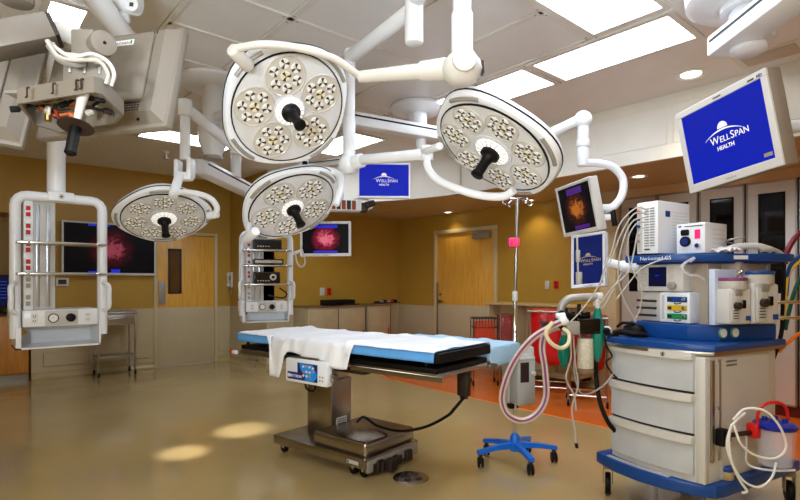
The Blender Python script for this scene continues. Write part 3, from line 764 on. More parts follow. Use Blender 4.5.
unit('black camera unit with a round dial on the lowest shelf', .12, .42, 1.34, .14, 1)
k = MB(); k.tube([localP(sb2, .42, -.1, 1.29), localP(sb2, .50, -.12, 1.22), localP(sb2, .46, -.05, 1.17), localP(sb2, .3, .01, 1.2)], .009, n=6)
solo('cable_loop', k, black, 'black cable looped under the lowest shelf of the far boom', 'cable')
# boom beam across the ceiling with its mount
t = thing('ceiling_beam', 'white horizontal beam with a black stripe between the two big lamp heads', 'ceiling boom', (at(418, 100, 5.15).x, at(418, 100, 5.15).y, HC))
q0, q1 = rd(-.80, 4.3), rd(.45, 5.04); q0.z = q1.z = 2.765
beam(t, q0, q1, .12, .12)
k = MB(); k.lathe([(.27, 0), (.27, -.03), (.22, -.06), (.09, -.07), (.09, -.26)], n=40); k.build('ceiling_plate', white, t)
k = MB(); p = rd(.2, 4.95); k.rod((p.x, p.y, 2.71), (p.x, p.y, 2.60), .045, .005); k.build('joint', white, t, world=True)
# hanging small blue screen
def logo_on(parent, s, m, y=-.0005, dx=0, dz=0):
    """sun over an arc with the two lines of lettering, facing local -Y"""
    k = MB(); n = 14
    pts = [(s * .32 * math.cos(PI * i / n), s * .32 * math.sin(PI * i / n)) for i in range(n + 1)]
    top = []; bot = []
    for i in range(17):
        u = -1 + 2 * i / 16; zc = s * (-.02 - .30 * u * u + .12); th = s * .035 * (1 - abs(u) ** 1.5) + .0004
        top.append((u * s * 1.12, zc + th)); bot.append((u * s * 1.12, zc - th))
    M = Matrix.Translation((dx, y, dz + s * .30)) @ FACE
    k.prism([(p[0] * .9, p[1] * .9 + s * .17) for p in pts], 0, .0008, M=M)
    for i in range(16): k.prism([bot[i], bot[i + 1], top[i + 1], top[i]], 0, .0008, M=M)
    k.build('sun_emblem', m, parent, smooth=0)
    cap, sm = s * .50, s * .40; x = -s * .83
    for ch, z in (('W', cap), ('ELL', sm), ('S', cap), ('PAN', sm)):
        o = text(ch, z, m, parent, Matrix.Translation((dx + x, y, dz - s * .18)) @ FACE, 'screen_lettering', align='LEFT', bold=.0)
        x += max(v.co.x for v in o.data.vertices) - (dx + x) + s * .035
    text('HEALTH', s * .27, m, parent, Matrix.Translation((dx, y, dz - s * .52)) @ FACE, 'screen_lettering', bold=s * .004)
def screen(name, label, M, wd, ht, scr, bez=.03, dep=.06, case=white, lg=None, lgm=None, cat='screen', side=None, bands=None, picture=None, group=None):
    t = thing(name, label, cat, M=M, group=group)
    k = MB(); k.box((-wd / 2, 0, -ht / 2), (wd / 2, dep, ht / 2), .008); k.build('casing', side or case, t)
    k = MB()
    for a, b in (((-wd / 2, -ht / 2), (wd / 2, -ht / 2 + bez * 1.25)), ((-wd / 2, ht / 2 - bez), (wd / 2, ht / 2)), ((-wd / 2, -ht / 2 + bez), (-wd / 2 + bez, ht / 2 - bez)), ((wd / 2 - bez, -ht / 2 + bez), (wd / 2, ht / 2 - bez))):
        k.box((a[0], -.008, a[1]), (b[0], .006, b[1]), .003, seg=1)
    bz = k.build('bezel', case, t)
    k = MB(); k.box((-wd / 2 + bez * .9, -.002, -ht / 2 + bez), (wd / 2 - bez * .9, .002, ht / 2 - bez * .9)); k.build('display', scr, t)
    if lg: logo_on(t, lg, lgm or logo, y=-.0032)
    if bands:
        for (x0, z0, x1, z1, m) in bands:
            k = MB(); k.box((x0, -.0035, z0), (x1, -.002, z1)); k.build('picture_band', m, t)
    k = MB()
    for i in range(5): k.box((-.03 + i * .014, -.0095, -ht / 2 + bez * .4), (-.022 + i * .014, -.0075, -ht / 2 + bez * .65))
    k.build('control_button', mgrey, bz)
    return t
# small blue screen in the middle
c = at(384, 180.5, 4.5); yw = HEAD - PI / 2
M = frame(c, RT * math.cos(.05) + FW * math.sin(.05), FW, UP); X = M.col[0].to_3d(); M = frame(c, X, UP.cross(X), UP)
s3 = screen('hanging_screen', 'small blue screen with white lettering hanging in the middle of the ceiling', M, .45, .30, scr_blue, bez=.013, dep=.05, lg=.085)
s3b = at(384, 158, 4.56); s3a = at(305, 146, 4.9); s3a.z = s3b.z = 2.45
beam(s3, s3a, s3b, .06, .06, 'arm', stripe=True)
k = MB(); k.rod((s3b.x, s3b.y, 2.45), (s3b.x, s3b.y, 2.3), .02); k.build('arm_post', white, s3, world=True)
# power rail box under it
p = at(345, 206, 4.7)
t = thing('power_rail', 'hanging power rail box with orange slots beside the small blue screen', 'power rail', p, HEAD - PI / 2 + .2)
k = MB(); k.box((-.15, -.07, -.05), (.14, .07, .05), .01); k.build('box', white, t)
for i in range(5):
    k = MB(); k.box((-.125 + i * .045, -.074, -.04), (-.09 + i * .045, -.068, .04), .003, seg=1); k.build('slot', mat('rail_orange', (150, 60, 20), .4) if i % 2 == 0 else dark, t)
k = MB(); k.box((.13, -.06, -.05), (.2, .05, .02), .01); k.rod((.17, -.06, .0), (.26, -.05, .03), .03, .008); k.build('connector', dark, t)
k = MB(); k.rod((-.04, 0, .04), (-.04, 0, .36), .03, n=14); k.build('hanger', white, t)
k = MB(); k.tube([(.2, 0, -.03), (.26, .02, .02), (.2, .03, .07), (.08, .0, .06)], .012, n=6); k.build('hose', lgrey, t)
# white rimmed screen beside the far boom
M, x = solve_rect((300, 222), (351, 221.5), (351, 256), (300, 256.5), .60, .41, [6.1] * 4)
s4 = screen('boom_screen', 'white rimmed screen showing an operation picture, right of the far boom', M, .60, .41, scr_tv2, bez=.028, lg=None, bands=[(-.14, .13, .14, .165, bandblue), (-.14, -.165, .14, -.14, bandblue)])
k = MB(); a = wm(s4).translation; k.tube([a + Vector((0, 0, -.02)) + FW * .06, localP(sb2, .64, .05, 1.72), localP(sb2, .57, .02, 1.70)], .02, n=8); k.build('arm', white, s4, world=True)
k = MB(); k.tube([at(301, 246, 6.1), at(305, 262, 6.0), at(301, 267, 6.0), at(297, 262, 5.98), at(295, 252, 5.98)], .01, n=6); solo('cable_loop', k, lgrey, 'grey cable looping below the left edge of the white rimmed boom screen', 'cable')
# big television on the left wall
a, b = 1.20, 2.46
M = frame(Vector(((a + b) / 2, YA - .1, 1.85)), (1, 0, 0), (0, 1, 0), (0, 0, 1))
tv = screen('wall_television', 'large wall television with operation picture, left of the near wooden door', M, b - a, .78, scr_tv1, bez=.028, dep=.085, case=lgrey, bands=[(-.30, .33, -.02, .36, bandblue), (.0, -.36, .12, -.3, bandblue), (-.30, -.362, -.1, -.33, bandblue)])

# ------------------------------------------------------------------ rear screens top left, seen from behind
def screen_back(label, M, wd, ht, tagtext=None):
    t = thing('operating_screen', label, 'screen', M=M, group='grey flat screens seen from behind')
    # local -Y is the back seen by the viewer; the front rim is at +Y
    k = MB(); k.box((-wd / 2, .03, -ht / 2), (wd / 2, .075, ht / 2), .012); k.build('front_rim', greyp, t)
    k = MB(); n = 4
    a = [(-wd / 2 + .012, .032, -ht / 2 + .015), (wd / 2 - .012, .032, -ht / 2 + .015), (wd / 2 - .012, .032, ht / 2 - .012), (-wd / 2 + .012, .032, ht / 2 - .012)]
    i_ = .055; b = [(-wd / 2 + i_, -.005, -ht / 2 + i_), (wd / 2 - i_, -.005, -ht / 2 + i_), (wd / 2 - i_, -.005, ht / 2 - .035), (-wd / 2 + i_, -.005, ht / 2 - .035)]
    k.skin([[k.bm.verts.new(p) for p in a], [k.bm.verts.new(p) for p in b]]); k.build('back_shell', greyp, t, smooth=0)
    k = MB(); k.box((-wd / 2 + .1, -.022, -ht / 2 + .10), (wd / 2 - .095, -.004, ht / 2 - .05), .008); k.build('back_cover', greyp, t)
    k = MB()
    for i in range(34):
        x = -wd / 2 + .07 + i * (wd - .16) / 33; k.box((x - .003, -.0065, ht / 2 - .049), (x + .003, -.004, ht / 2 - .037))
    k.build('top_vent', dark, t)
    k = MB()
    for sx in (-1, 1):
        for r in range(4):
            for q in range(7):
                x = sx * (wd / 2 - .155) + (q - 3) * .013; z = -ht / 2 + .062 + r * .011
                k.box((x - .0045, -.007, z - .0025), (x + .0045, -.004, z + .0025))
    tag(k.build('vent_hole', dark, t), kind='stuff')
    for x, z in ((wd / 2 - .04, .12), (wd / 2 - .04, -.03), (-wd / 2 + .04, .1), (-wd / 2 + .04, -.04), (0.05, -ht / 2 + .03), (.2, -ht / 2 + .03)):
        k = MB(); k.lathe([(.006, 0), (.006, -.003), (.003, -.004)], c=(x, .016 if abs(x) > wd / 2 - .05 else .012, z), ax=(0, 1, 0), n=10); k.build('screw', black, t)
    if tagtext:
        k = MB(); k.box((.05, -.0245, ht / 2 - .105), (.14, -.0215, ht / 2 - .08)); lb = k.build('label_plate', label_w, t)
        text('ADVAN', .019, txt, lb, Matrix.Translation((.09, -.0246, ht / 2 - .1)) @ FACE)
        k = MB(); k.box((.127, -.0255, ht / 2 - .1), (.134, -.024, ht / 2 - .084)); k.build('label_mark', teal, lb)
    return t
M, x = solve_rect((49, 41), (181, 22), (161, 121), (28, 133), .64, .46, [2.35, 2.3, 2.3, 2.35]); print('backR', x)
sR = screen_back('grey screen seen from behind at top left, the one with a white maker plate', M, .64, .46, True); MRs = M
zR = MRs.col[2].to_3d(); X = (RT * .93 + FW * .36); X = (X - zR * X.dot(zR)).normalized(); e = at(33, 92, 2.1)
M = frame(e - X * .32, X, zR.cross(X), zR)
sL = screen_back('grey screen seen from behind, cut by the left edge of the picture', M, .64, .46)
# the arm that carries both
am = lambda px, py, d: at(px, py, d * .88)
pb = am(50, 30, 2.0)
t = thing('screen_arm', 'grey ceiling arm with tray ring and black grip carrying the two left screens', 'ceiling boom', M=Matrix.Translation(pb))
A_, B_ = am(-40, 44, 1.9), am(52, 27, 2.02)
X = (B_ - A_).normalized(); Z = (UP - X * UP.dot(X)).normalized(); Y = Z.cross(X); Mb = frame(A_, X, Y, Z); L = (B_ - A_).length
k = MB(); k.box((0, -.03, -.043), (L, .09, .043), .006, M=Mb); k.build('beam', mat('beam_grey', (104, 96, 85), .45), t, world=True)
k = MB(); k.box((L - .002, -.028, -.041), (L + .012, .088, .041), .008, M=Mb); k.build('beam_cap', dark, t, world=True)
k = MB(); k.rod((am(16, 4, 2.1).x, am(16, 4, 2.1).y, am(16, 4, 2.1).z), (am(16, 4, 2.1).x, am(16, 4, 2.1).y, HC), .055, .01, n=20); k.build('ceiling_tube', greyp, t, world=True)
C_ = am(88, 44, 2.2)
k = MB(); X2 = (C_ - am(56, 34, 2.12)); Mb2 = frame(am(50, 31, 2.12), X2, X2.normalized().cross(UP) * -1, UP); k.box((0, -.03, -.035), (X2.length, .03, .035), .008, M=frame(am(52, 32, 2.12), X2, UP.cross(X2), (X2.cross(UP.cross(X2)))))
k.build('second_beam', cream, t, world=True)
k = MB(); k.box((-.045, -.03, -.05), (.035, .05, .045), .008, M=Matrix.Translation(am(88, 45, 2.12)) @ Matrix.Rotation(HEAD - PI / 2, 4, 'Z')); k.build('pivot_block', greyp, t, world=True)
k = MB(); p = am(103, 44, 2.1); ax = (RT * .75 - FW * .65).normalized(); k.rod(p - ax * .05, p + ax * .015, .044, .006, n=26); k.m(1).cyl(p + ax * .015, p + ax * .017, .006, n=8); k.build('pivot_wheel', [greyp, black], t, world=True)
k = MB(); Mp = frame(am(86, 70, 2.12), RT * .99 - UP * .0 + FW * .1, FW, UP); k.box((-.075, -.006, -.045), (.075, .006, .06), .004, M=Mp); k.build('bracket_plate', greyp, t, world=True)
for dx in (-.05, 0, .05):
    k = MB(); p = Mp @ Vector((dx, -.008, .02)); k.rod(p, p - FW * .02, .011, .003, n=10); k.rod(p + UP * .0, p - UP * .035, .006, n=8); k.build('bracket_bolt', mgrey, t, world=True)
# tray ring
pts = [am(18, 94, 2.0), am(96, 81, 1.98), am(126, 110, 2.1), am(112, 116, 2.22), am(44, 121, 2.18)]
pts = [am(17, 96, 1.98), am(60, 89, 1.95), am(94, 84, 1.93), am(102, 86, 1.96), am(124, 108, 2.12), am(116, 117, 2.25), am(60, 126, 2.3), am(34, 118, 2.22)]
k = MB(); n = len(pts); ringsv = []
for i, p in enumerate(pts):
    cpt = sum(pts, Vector()) / n; inn = (cpt - p); inn.z = 0; inn = inn.normalized() * .012
    ringsv.append([k.bm.verts.new(p + UP * .026), k.bm.verts.new(p - UP * .026), k.bm.verts.new(p + inn - UP * .026), k.bm.verts.new(p + inn + UP * .026)])
fs = []
for i in range(n):
    a, b = ringsv[i], ringsv[(i + 1) % n]
    for j in range(4): k.bm.faces.new((a[j], a[(j + 1) % 4], b[(j + 1) % 4], b[j]))
k.build('tray_ring', mat('tray_grey', (114, 106, 94), .45), t, world=True)
for (qx, qy) in ((27, 92.5), (53, 88.5), (76, 85), (81, 84)):
    k = MB(); p = am(qx, qy, 1.925); k.tube([p + UP * .016 + RT * .008, p + UP * .014, p - UP * .012, p - UP * .016 - RT * .006], .003, n=6); k.build('cable_clip', dark, t, world=True)
for i in range(16):
    a = am(34 + random.uniform(0, 74), 98 + random.uniform(0, 12), 2.05 + random.uniform(0, .12)); b = a + RT * random.uniform(-.06, .08) + FW * random.uniform(-.04, .06) + UP * random.uniform(-.03, .03)
    k = MB(); k.tube([a, (a + b) / 2 + UP * random.uniform(-.04, .02), b], .006, n=6); k.rod(b, b + (b - a).normalized() * .03, .011, .003, n=8)
    k.build('plug_lead', [black, dark, mat('lead_orange', (190, 100, 40), .5), black, mat('lead_gold', (130, 104, 50), .4, .6), lgrey, black, mat('lead_red', (130, 40, 24), .5)][i % 8], t, world=True)
k = MB(); k.box((-.16, -.08, -.012), (.15, .08, 0), .004, M=frame(am(66, 98, 2.1), RT, FW, UP)); k.build('tray', mgrey, t, world=True)
k = MB(); k.cyl(am(84, 92, 2.0), am(76, 124, 1.98), .018, .010, n=14); k.build('grip_stem', cream, t, world=True)
k = MB(); g0 = am(76, 126, 1.95); gd = (am(71, 150, 1.92) - am(76, 126, 1.95)).normalized()
k.lathe([(.052, 0), (.054, .004), (.02, .008)], c=g0, ax=gd, n=26); k.build('grip_guard', dark, t, world=True)
k = MB(); k.lathe([(.018, .006), (.017, .02), (.018, .05), (.0165, .085), (.0185, .1), (.012, .106)], c=g0, ax=gd, n=18); k.build('grip', black, t, world=True)
cc = [[(47, 40), (60, 52), (75, 55), (95, 58), (108, 66), (113, 76), (108, 84)], [(46, 39), (56, 48), (72, 57), (92, 54), (108, 62), (114, 74), (111, 86)], [(47, 41), (58, 56), (72, 60), (86, 60), (100, 62), (108, 74), (106, 84)]]
for i, q in enumerate(cc):
    k = MB(); k.tube([am(a, b, 2.02 - .02 * i) for a, b in q], .0065, n=8); k.build('cable_sleeve', [cable, lgrey, cable][i], t, world=True)
k = MB(); k.tube([am(50, 44, 2.0), am(60, 58, 2.02), am(74, 63, 2.03), am(84, 62, 2.05)], .016, n=8); k.build('cable_bundle', mgrey, t, world=True)
# white arm crossing above these screens
t = thing('lamp_arm', 'thick white ceiling arm slanting down behind the grey screens at top left', 'ceiling boom', M=Matrix.Translation(at(95, 0, 2.6)))
k = MB(); k.rod(at(80, -22, 2.35), at(132, 46, 2.9), .055, .02, n=24); k.build('arm', white, t, world=True)
k = MB(); k.rod(at(128, 6, 2.75), at(128, -8, 2.75) + UP * .1, .055, .01, n=20); k.rod(at(112, -3, 2.7), at(140, 6, 2.7), .055, .02, n=22); k.rod(at(120, 10, 2.72), at(121, 22, 2.75), .045, .01, n=18); kn = k.build('knuckle', white, t, world=True)
k = MB(); p = at(132, 5, 2.62); k.lathe([(.032, 0), (.032, .004), (.028, .005)], c=p, ax=-FW, n=24); k.m(1).lathe([(.014, .004), (.014, .007)], c=p, ax=-FW, n=4); k.build('emblem', [white, txt], kn and t, world=True)

# right side: boom and its big screen
t = thing('ceiling_boom', 'white boom arm with black stripe and round ceiling drum at top right', 'ceiling boom', M=Matrix.Translation(Vector((*(at(735, 20, 3.0).xy), HC))))
c3 = at(752, 8, 2.85); c3.z = HC
k = MB(); k.lathe([(.37, 0), (.37, -.03), (.33, -.04), (.32, -.17), (.28, -.20), (.16, -.205), (.15, -.24)], c=(c3.x, c3.y, HC), n=48); k.build('drum', white, t, world=True)
a, b = at(722, 50, 2.86), at(880, 0, 1.9); a.z = b.z = 2.64
beam(t, a, b, .17, .11)
k = MB(); k.rod((c3.x, c3.y, 2.86), (c3.x, c3.y, 2.66), .11, .01, n=24); k.build('drum_hub', white, t, world=True)
k = MB(); p = at(748, 52, 2.74); k.lathe([(.075, 0), (.085, -.01), (.085, -.035), (.06, -.05)], c=(p.x, p.y, 2.60), n=28); k.build('joint_disc', white, t, world=True)
M, x = solve_rect((676, 117), (767, 67), (786, 164), (690, 192), .58, .45, [2.7, 2.2, 2.2, 2.7]); print('D', x)
sD = screen('hanging_screen', 'large blue screen with white lettering hanging at the upper right', M, .58, .45, scr_blue, bez=.035, dep=.08, case=lgrey, side=mat('screen_side', (128, 114, 100), .45), lg=.108)
k = MB(); k.box((.20, -.0045, -.165), (.245, -.003, -.148)); k.build('status_box', mat('status_tan', (120, 110, 90), .5, emit=(120, 110, 90), es=.6), sD)
text('HD', .02, navy, sD, Matrix.Translation((.255, -.009, .196)) @ FACE, 'rim_print', bold=.0005); k = MB(); k.box((.19, -.0095, .198), (.225, -.0075, .206)); k.build('rim_mark', txt, sD)
k = MB(); k.box((-.02, -.0095, .203), (.03, -.0075, .209)); k.build('rim_mark', txt, sD)
e0 = wm(sD) @ Vector((.05, .07, .0)); e1 = wm(sD) @ Vector((.05, .16, .0)); e2 = at(870, 120, 2.45); e3 = Vector((e2.x, e2.y, 2.62))
k = MB(); k.rod(e0, e1, .045, .008); k.rod(e1 - UP * .03, e1 + UP * .03, .04, .008); k.build('tilt_joint', white, sD, world=True)
k = MB(); k.rod(e1, e2, .032, .01); k.rod(e2 - UP * .04, e3, .036, .01); k.build('arm', white, sD, world=True)

# arm with the two narrow screens over the anaesthesia machine
M, x = solve_rect((555, 190), (591, 176), (599, 230), (565, 236.5), .40, .36, [3.7, 3.5, 3.5, 3.7]); print('E', x)
sE = screen('hanging_screen', 'dark screen with brown picture on the curved white arm right of the IV pole', M, .40, .36, scr_brown, bez=.022, dep=.06, case=lgrey, bands=[(-.08, .10, .09, .145, bandpurple), (-.05, -.145, .11, -.12, bandpurple)])
Ed = 3.6
k = MB(); k.ball(at(583, 120, Ed), .062, n=18); k.build('ball_joint', white, sE, world=True)
k = MB(); k.rod(at(583, 118, Ed), at(545, 136, Ed + .1), .034, .008); k.build('upper_arm', white, sE, world=True)
k = MB(); p = at(463, 140, 3.95); k.rod(at(545, 136, Ed + .1), p, .034, .008); k.rod(p, (p.x, p.y, HC), .036, .01); k.build('ceiling_tube', white, sE, world=True)
k = MB(); k.rod(at(583, 124, Ed), at(583, 142, Ed), .040, .004); k.rod(at(583, 140, Ed), at(583, 147, Ed), .045, .004); k.rod(at(583, 146, Ed), at(583, 166, Ed), .038, .004); k.build('drop_tube', white, sE, world=True)
k = MB(); k.tube([at(585, 163, Ed), at(600, 163.5, Ed), at(614, 168, Ed), at(623, 180, Ed), at(622, 195, Ed), at(614, 206, Ed), at(604, 210, Ed)], .026, n=14); k.build('curved_arm', white, sE, world=True)
k = MB(); k.box((-.08, -.03, -.022), (.03, .03, .022), .006, M=frame(at(605, 208, Ed), RT, FW, UP)); k.box((-.06, -.03, -.085), (.03, .03, -.045), .006, M=frame(at(605, 208, Ed), RT, FW, UP)); k.build('mount_bracket', white, sE, world=True)
k = MB(); k.rod(at(612, 207, Ed), at(615, 226, Ed), .018, .004, n=12); k.build('clamp', black, sE, world=True)
M, x = solve_rect((572, 236.5), (604, 231), (606, 286), (572, 288), .25, .40, [3.7, 3.5, 3.5, 3.7]); print('F', x)
sF = screen('machine_screen', 'upright navy screen with faint lettering below the brown picture screen', M, .26, .40, scr_navy, bez=.02, dep=.05, lg=.07, lgm=dlogo)
k = MB(); k.rod(at(606, 262, 3.6), at(622, 266, 3.58), .03, .006); k.rod(at(620, 266, 3.58), at(640, 268, 3.55), .038, .008); k.rod(at(640, 268, 3.55), at(652, 262, 3.65), .03, .006); k.build('arm', white, sF, world=True)
k = MB(); k.rod(at(577, 236, 3.42), at(578, 272, 3.4), .006, n=8); k.rod(at(578, 250, 3.42), at(578, 262, 3.42), .014, .004); k.rod(at(579, 272, 3.42), at(579, 284, 3.42), .02, .004); k.build('hanging_sensor', cable, sF, world=True)

# ================================================================== WALL FITTINGS AND FAR FURNITURE
def plate(label, loc, rz, m, m2, w_=.07, h_=.115, cat='outlet', name='wall_outlet'):
    t = thing(name, label, cat, loc, rz)
    k = MB(); k.box((-w_ / 2, -.012, -h_ / 2), (w_ / 2, 0, h_ / 2), .003); k.build('cover_plate', m, t)
    for z in (-.025, .025):
        k = MB(); k.cyl((0, -.012, z), (0, -.015, z), .017, n=14); k.build('socket', m2, t)
    return t
def on_y(px, y, z):
    s = (px - CX) / FPX; d = y / (FW.y + RT.y * s); return Vector(((FW.x + RT.x * s) * d, y, z))
def on_x(px, x, z):
    s = (px - CX) / FPX; d = x / (FW.x + RT.x * s); return Vector((x, (FW.y + RT.y * s) * d, z))
plate('white outlet on the far wall above the long low cabinet', on_y(322, YC, 1.2), 0, cream, lgrey, .085, .13)
plate('red outlet on the far wall beside the white one', on_y(329, YC, 1.2), 0, red, dark, .085, .13)
plate('white outlet on the wall between the far door and the steel cabinets', on_x(547.5, XR, 1.32), -PI / 2, cream, lgrey)
plate('red outlet on the wall just left of the steel cabinets', on_x(556.5, XR, 1.32), -PI / 2, red, dark)
# phone on the return wall
p = on_x(231.5, XW, 1.4)
t = thing('wall_telephone', 'pale wall telephone right of the near wooden door', 'telephone', p, -PI / 2)
k = MB(); k.box((-.07, -.04, -.13), (.07, 0, .13), .012); k.build('cradle', lgrey, t)
k = MB(); k.box((-.055, -.075, .06), (.0, -.035, .12), .012); k.box((-.05, -.065, -.1), (-.01, -.045, .08), .008); k.box((-.055, -.075, -.12), (.0, -.035, -.06), .012); k.build('handset', cream, t)
k = MB(); k.tube([(-.03, -.05, -.12), (-.02, -.03, -.2), (.03, -.02, -.24), (.05, -.02, -.12)], .008, n=6); k.build('cord', mgrey, t)
k = MB()
for i in range(3):
    for j in range(4): k.box((.015 + i * .016, -.044, .05 - j * .02), (.026 + i * .016, -.038, .064 - j * .02))
k.build('keypad', txt, t)
# thermostat under the television
t = thing('wall_panel', 'small beige wall control box under the big television', 'wall control', on_y(62, YA, 1.36))
k = MB(); k.box((-.08, -.035, -.06), (.08, 0, .06), .008); k.build('box', lgrey, t)
k = MB(); k.box((-.05, -.038, -.03), (.05, -.034, .035)); k.build('display', dark, t)
# alcove: oak cabinet with a dark screen on it
t = thing('base_cabinet', 'oak base cabinet in the alcove at the far left edge', 'cabinet', (-.1, 9.0, 0))
k = MB(); k.box((-.9, -.12, .09), (.94, .45, .90), .004); k.build('body', oak, t)
k = MB(); k.box((-.9, -.08, 0), (.94, .4, .09)); k.build('toe_kick', mgrey, t)
k = MB(); k.box((-.9, -.14, .90), (.95, .48, .93), .004); k.build('cabinet_top', dark, t)
for i in range(4):
    k = MB(); x = -.88 + i * .455; k.box((x, -.14, .11), (x + .44, -.12, .88), .004); dr = k.build('door', oak, t)
    k = MB(); k.box((x + .40, -.16, .68), (x + .41, -.14, .8), .003); k.build('handle', mgrey, dr)
M = frame(Vector((.50, 9.02, 1.23)), (1, 0, 0), (0, 1, 0), (0, 0, 1))
t2 = screen('desk_screen', 'dark computer screen with faint blue lines on the oak cabinet, far left', M, .66, .46, scr_dark, bez=.02, case=bgloss)
for i in range(6):
    k = MB(); k.box((-.27, -.004, .13 - i * .045), (.10 + .05 * (i % 3), -.002, .14 - i * .045)); k.build('text_line', mat('line_blue', (20, 40, 120), .4, emit=(30, 60, 170), es=.6), t2)
k = MB(); k.box((-.03, .03, -.3), (.03, .06, -.2)); k.box((-.12, -.06, -.3), (.12, .12, -.285), .004); k.build('foot', bgloss, t2)
# steel side cart by the left wall
cx, cy = 1.58, 8.34
t = thing('side_cart', 'small steel cart with a drawer against the left wall', 'cart', (cx, cy, 0))
W, Dp = .50, .36
k = MB(); k.box((-.01, -.01, .90), (W + .01, Dp + .01, .925), .004); k.box((0, .0, .925), (W, .008, .95)); k.box((0, Dp - .008, .925), (W, Dp, .95)); k.build('top', steel, t)
k = MB(); k.box((.02, .02, .74), (W - .02, Dp - .02, .90), .003); k.build('drawer_box', steel, t)
k = MB(); k.box((.02, .0, .75), (W - .02, .02, .885), .004); dr = k.build('drawer', steel, t)
k = MB(); k.tube([(.12, 0, .83), (.12, -.025, .83), (.3, -.025, .83), (.3, 0, .83)], .007, n=6, smooth=0); k.build('handle', chrome, dr)
k = MB(); k.box((.0, .0, .28), (W, Dp, .30), .004); k.build('shelf', steel, t)
for x in (.015, W - .015):
    for y in (.015, Dp - .015):
        k = MB(); k.rod((x, y, .09), (x, y, .91), .013, .003, n=10); k.build('leg', steel, t)
        k = MB(); k.rod((x - .012, y, .045), (x + .012, y, .045), .042, .006, n=16); k.m(1).box((x - .018, y - .008, .045), (x + .018, y + .008, .1)); k.build('caster', [black, mgrey], t)
# low cabinets along the far wall
def low_cabinet(x0, x1, label, h, nd):
    t = thing('low_cabinet', label, 'cabinet', ((x0 + x1) / 2, YC, 0), group='low cabinets at the far wall'); w_ = x1 - x0
    k = MB(); k.box((-w_ / 2, -.46, .08), (w_ / 2, -.015, h), .005); k.box((-w_ / 2 + .02, -.42, 0), (w_ / 2 - .02, -.05, .08)); k.build('body', mat('cabinet_beige', (176, 158, 122), .4), t)
    k = MB(); k.box((-w_ / 2 - .01, -.48, h), (w_ / 2 + .01, -.015, h + .025), .005); k.build('cabinet_top', dsteel, t)
    for i in range(nd):
        a = -w_ / 2 + .02 + i * (w_ - .04) / nd; b = a + (w_ - .04) / nd - .012
        k = MB(); k.box((a, -.48, .11), (b, -.46, h - .03), .006); dr = k.build('door', mat('cabinet_beige', (176, 158, 122), .4), t)
        k = MB(); k.box((b - .05, -.495, h * .45), (b - .035, -.48, h * .6), .003); k.build('handle', red if i % 2 == 0 else dsteel, dr)
        k = MB(); k.box((b + .001, -.478, .1), (b + .011, -.47, h - .02)); k.build('door_gap', dark, t)
    return t
p0, p1, p2 = on_y(308, YC - .46, 0), on_y(367, YC - .46, 0), on_y(391, YC - .46, 0)
low_cabinet(p0.x, p1.x - .02, 'long beige low cabinet under the wall outlets, a black box on it', .96, 2)
low_cabinet(p1.x + .02, p2.x, 'narrow beige low cabinet in the far corner left of the far door', .96, 1)
a, b = on_y(324, YC - .25, 0), on_y(351, YC - .25, 0)
t = thing('black_box', 'flat black box lying on the long low cabinet', 'box', ((a.x + b.x) / 2, YC - .25, .985)); w_ = (b.x - a.x) / 2
k = MB(); k.box((-w_, -.12, 0), (w_, .12, .085), .006); k.build('lower_case', black, t)
k = MB(); k.box((-w_ - .003, -.123, .05), (w_ + .003, .123, .056)); k.build('seam', dark, t)
a, b = on_y(344, YC - .38, 0), on_y(357, YC - .38, 0)
solo('tray', MB().box((a.x, YC - .45, .985), (b.x, YC - .28, 1.005), .004), dark, 'small flat dark tray beside the black box on the low cabinet', 'tray')
a = on_y(378, YC - .3, 0); t = thing('instrument_rack', 'low dark rack of small items on the narrow corner cabinet', 'rack', (a.x + .28, YC - .2, .985))
k = MB(); k.box((-.27, -.06, 0), (.27, .06, .02), .004); k.build('base', dark, t)
for i in range(7):
    k = MB(); x = -.24 + i * .078; k.box((x, -.05, .02), (x + .05, .05, .04 + .01 * (i % 3)), .004); k.build('item', [black, mgrey, dark, lgrey, red, black, mgrey][i], t)

# ledge with open bays, red bags and bins on the right wall
ly0, ly1 = 3.5, 5.02
t = thing('wall_ledge', 'waist-high ledge with pale wood top along the right wall', 'counter', (XR, (ly0 + ly1) / 2, 0))
hl = (ly1 - ly0) / 2
k = MB(); k.box((-.36, -hl - .02, 1.03), (-.012, hl + .02, 1.065), .006); k.build('counter_top', ledge, t)
k = MB(); k.box((-.08, -hl, .1), (-.012, hl, 1.03)); k.build('back_panel', casing, t)
for y in (-hl, -hl / 3, hl / 3, hl - .03):
    k = MB(); k.box((-.33, y, .1), (-.08, y + .03, 1.03), .003); k.build('divider', casing, t)
k = MB(); k.box((-.33, -hl, .1), (-.08, hl, .14)); k.build('bottom_board', casing, t)
def bag_mesh(rx, ry, h, seed, taper=.85):
    random.seed(seed); k = MB(); rings = []; n = 28
    ph = [random.uniform(0, 6) for _ in range(5)]
    for j in range(12):
        v = j / 11; z = h * v; prof = taper + (1 - taper) * v + .10 * math.sin(PI * v)
        if j == 0: prof *= .6
        ring = []
        for i in range(n):
            a = 2 * PI * i / n; e = 1 + .035 * math.sin(5 * a + ph[0] + v * 2) + .02 * math.sin(9 * a + ph[1] - v * 5)
            c_, s_ = math.cos(a), math.sin(a); q = (abs(c_) ** 4 + abs(s_) ** 4) ** -.25 * .92
            ring.append(k.bm.verts.new((rx * prof * e * c_ * q, ry * prof * e * s_ * q, z)))
        rings.append(ring)
    k.skin(rings); return k
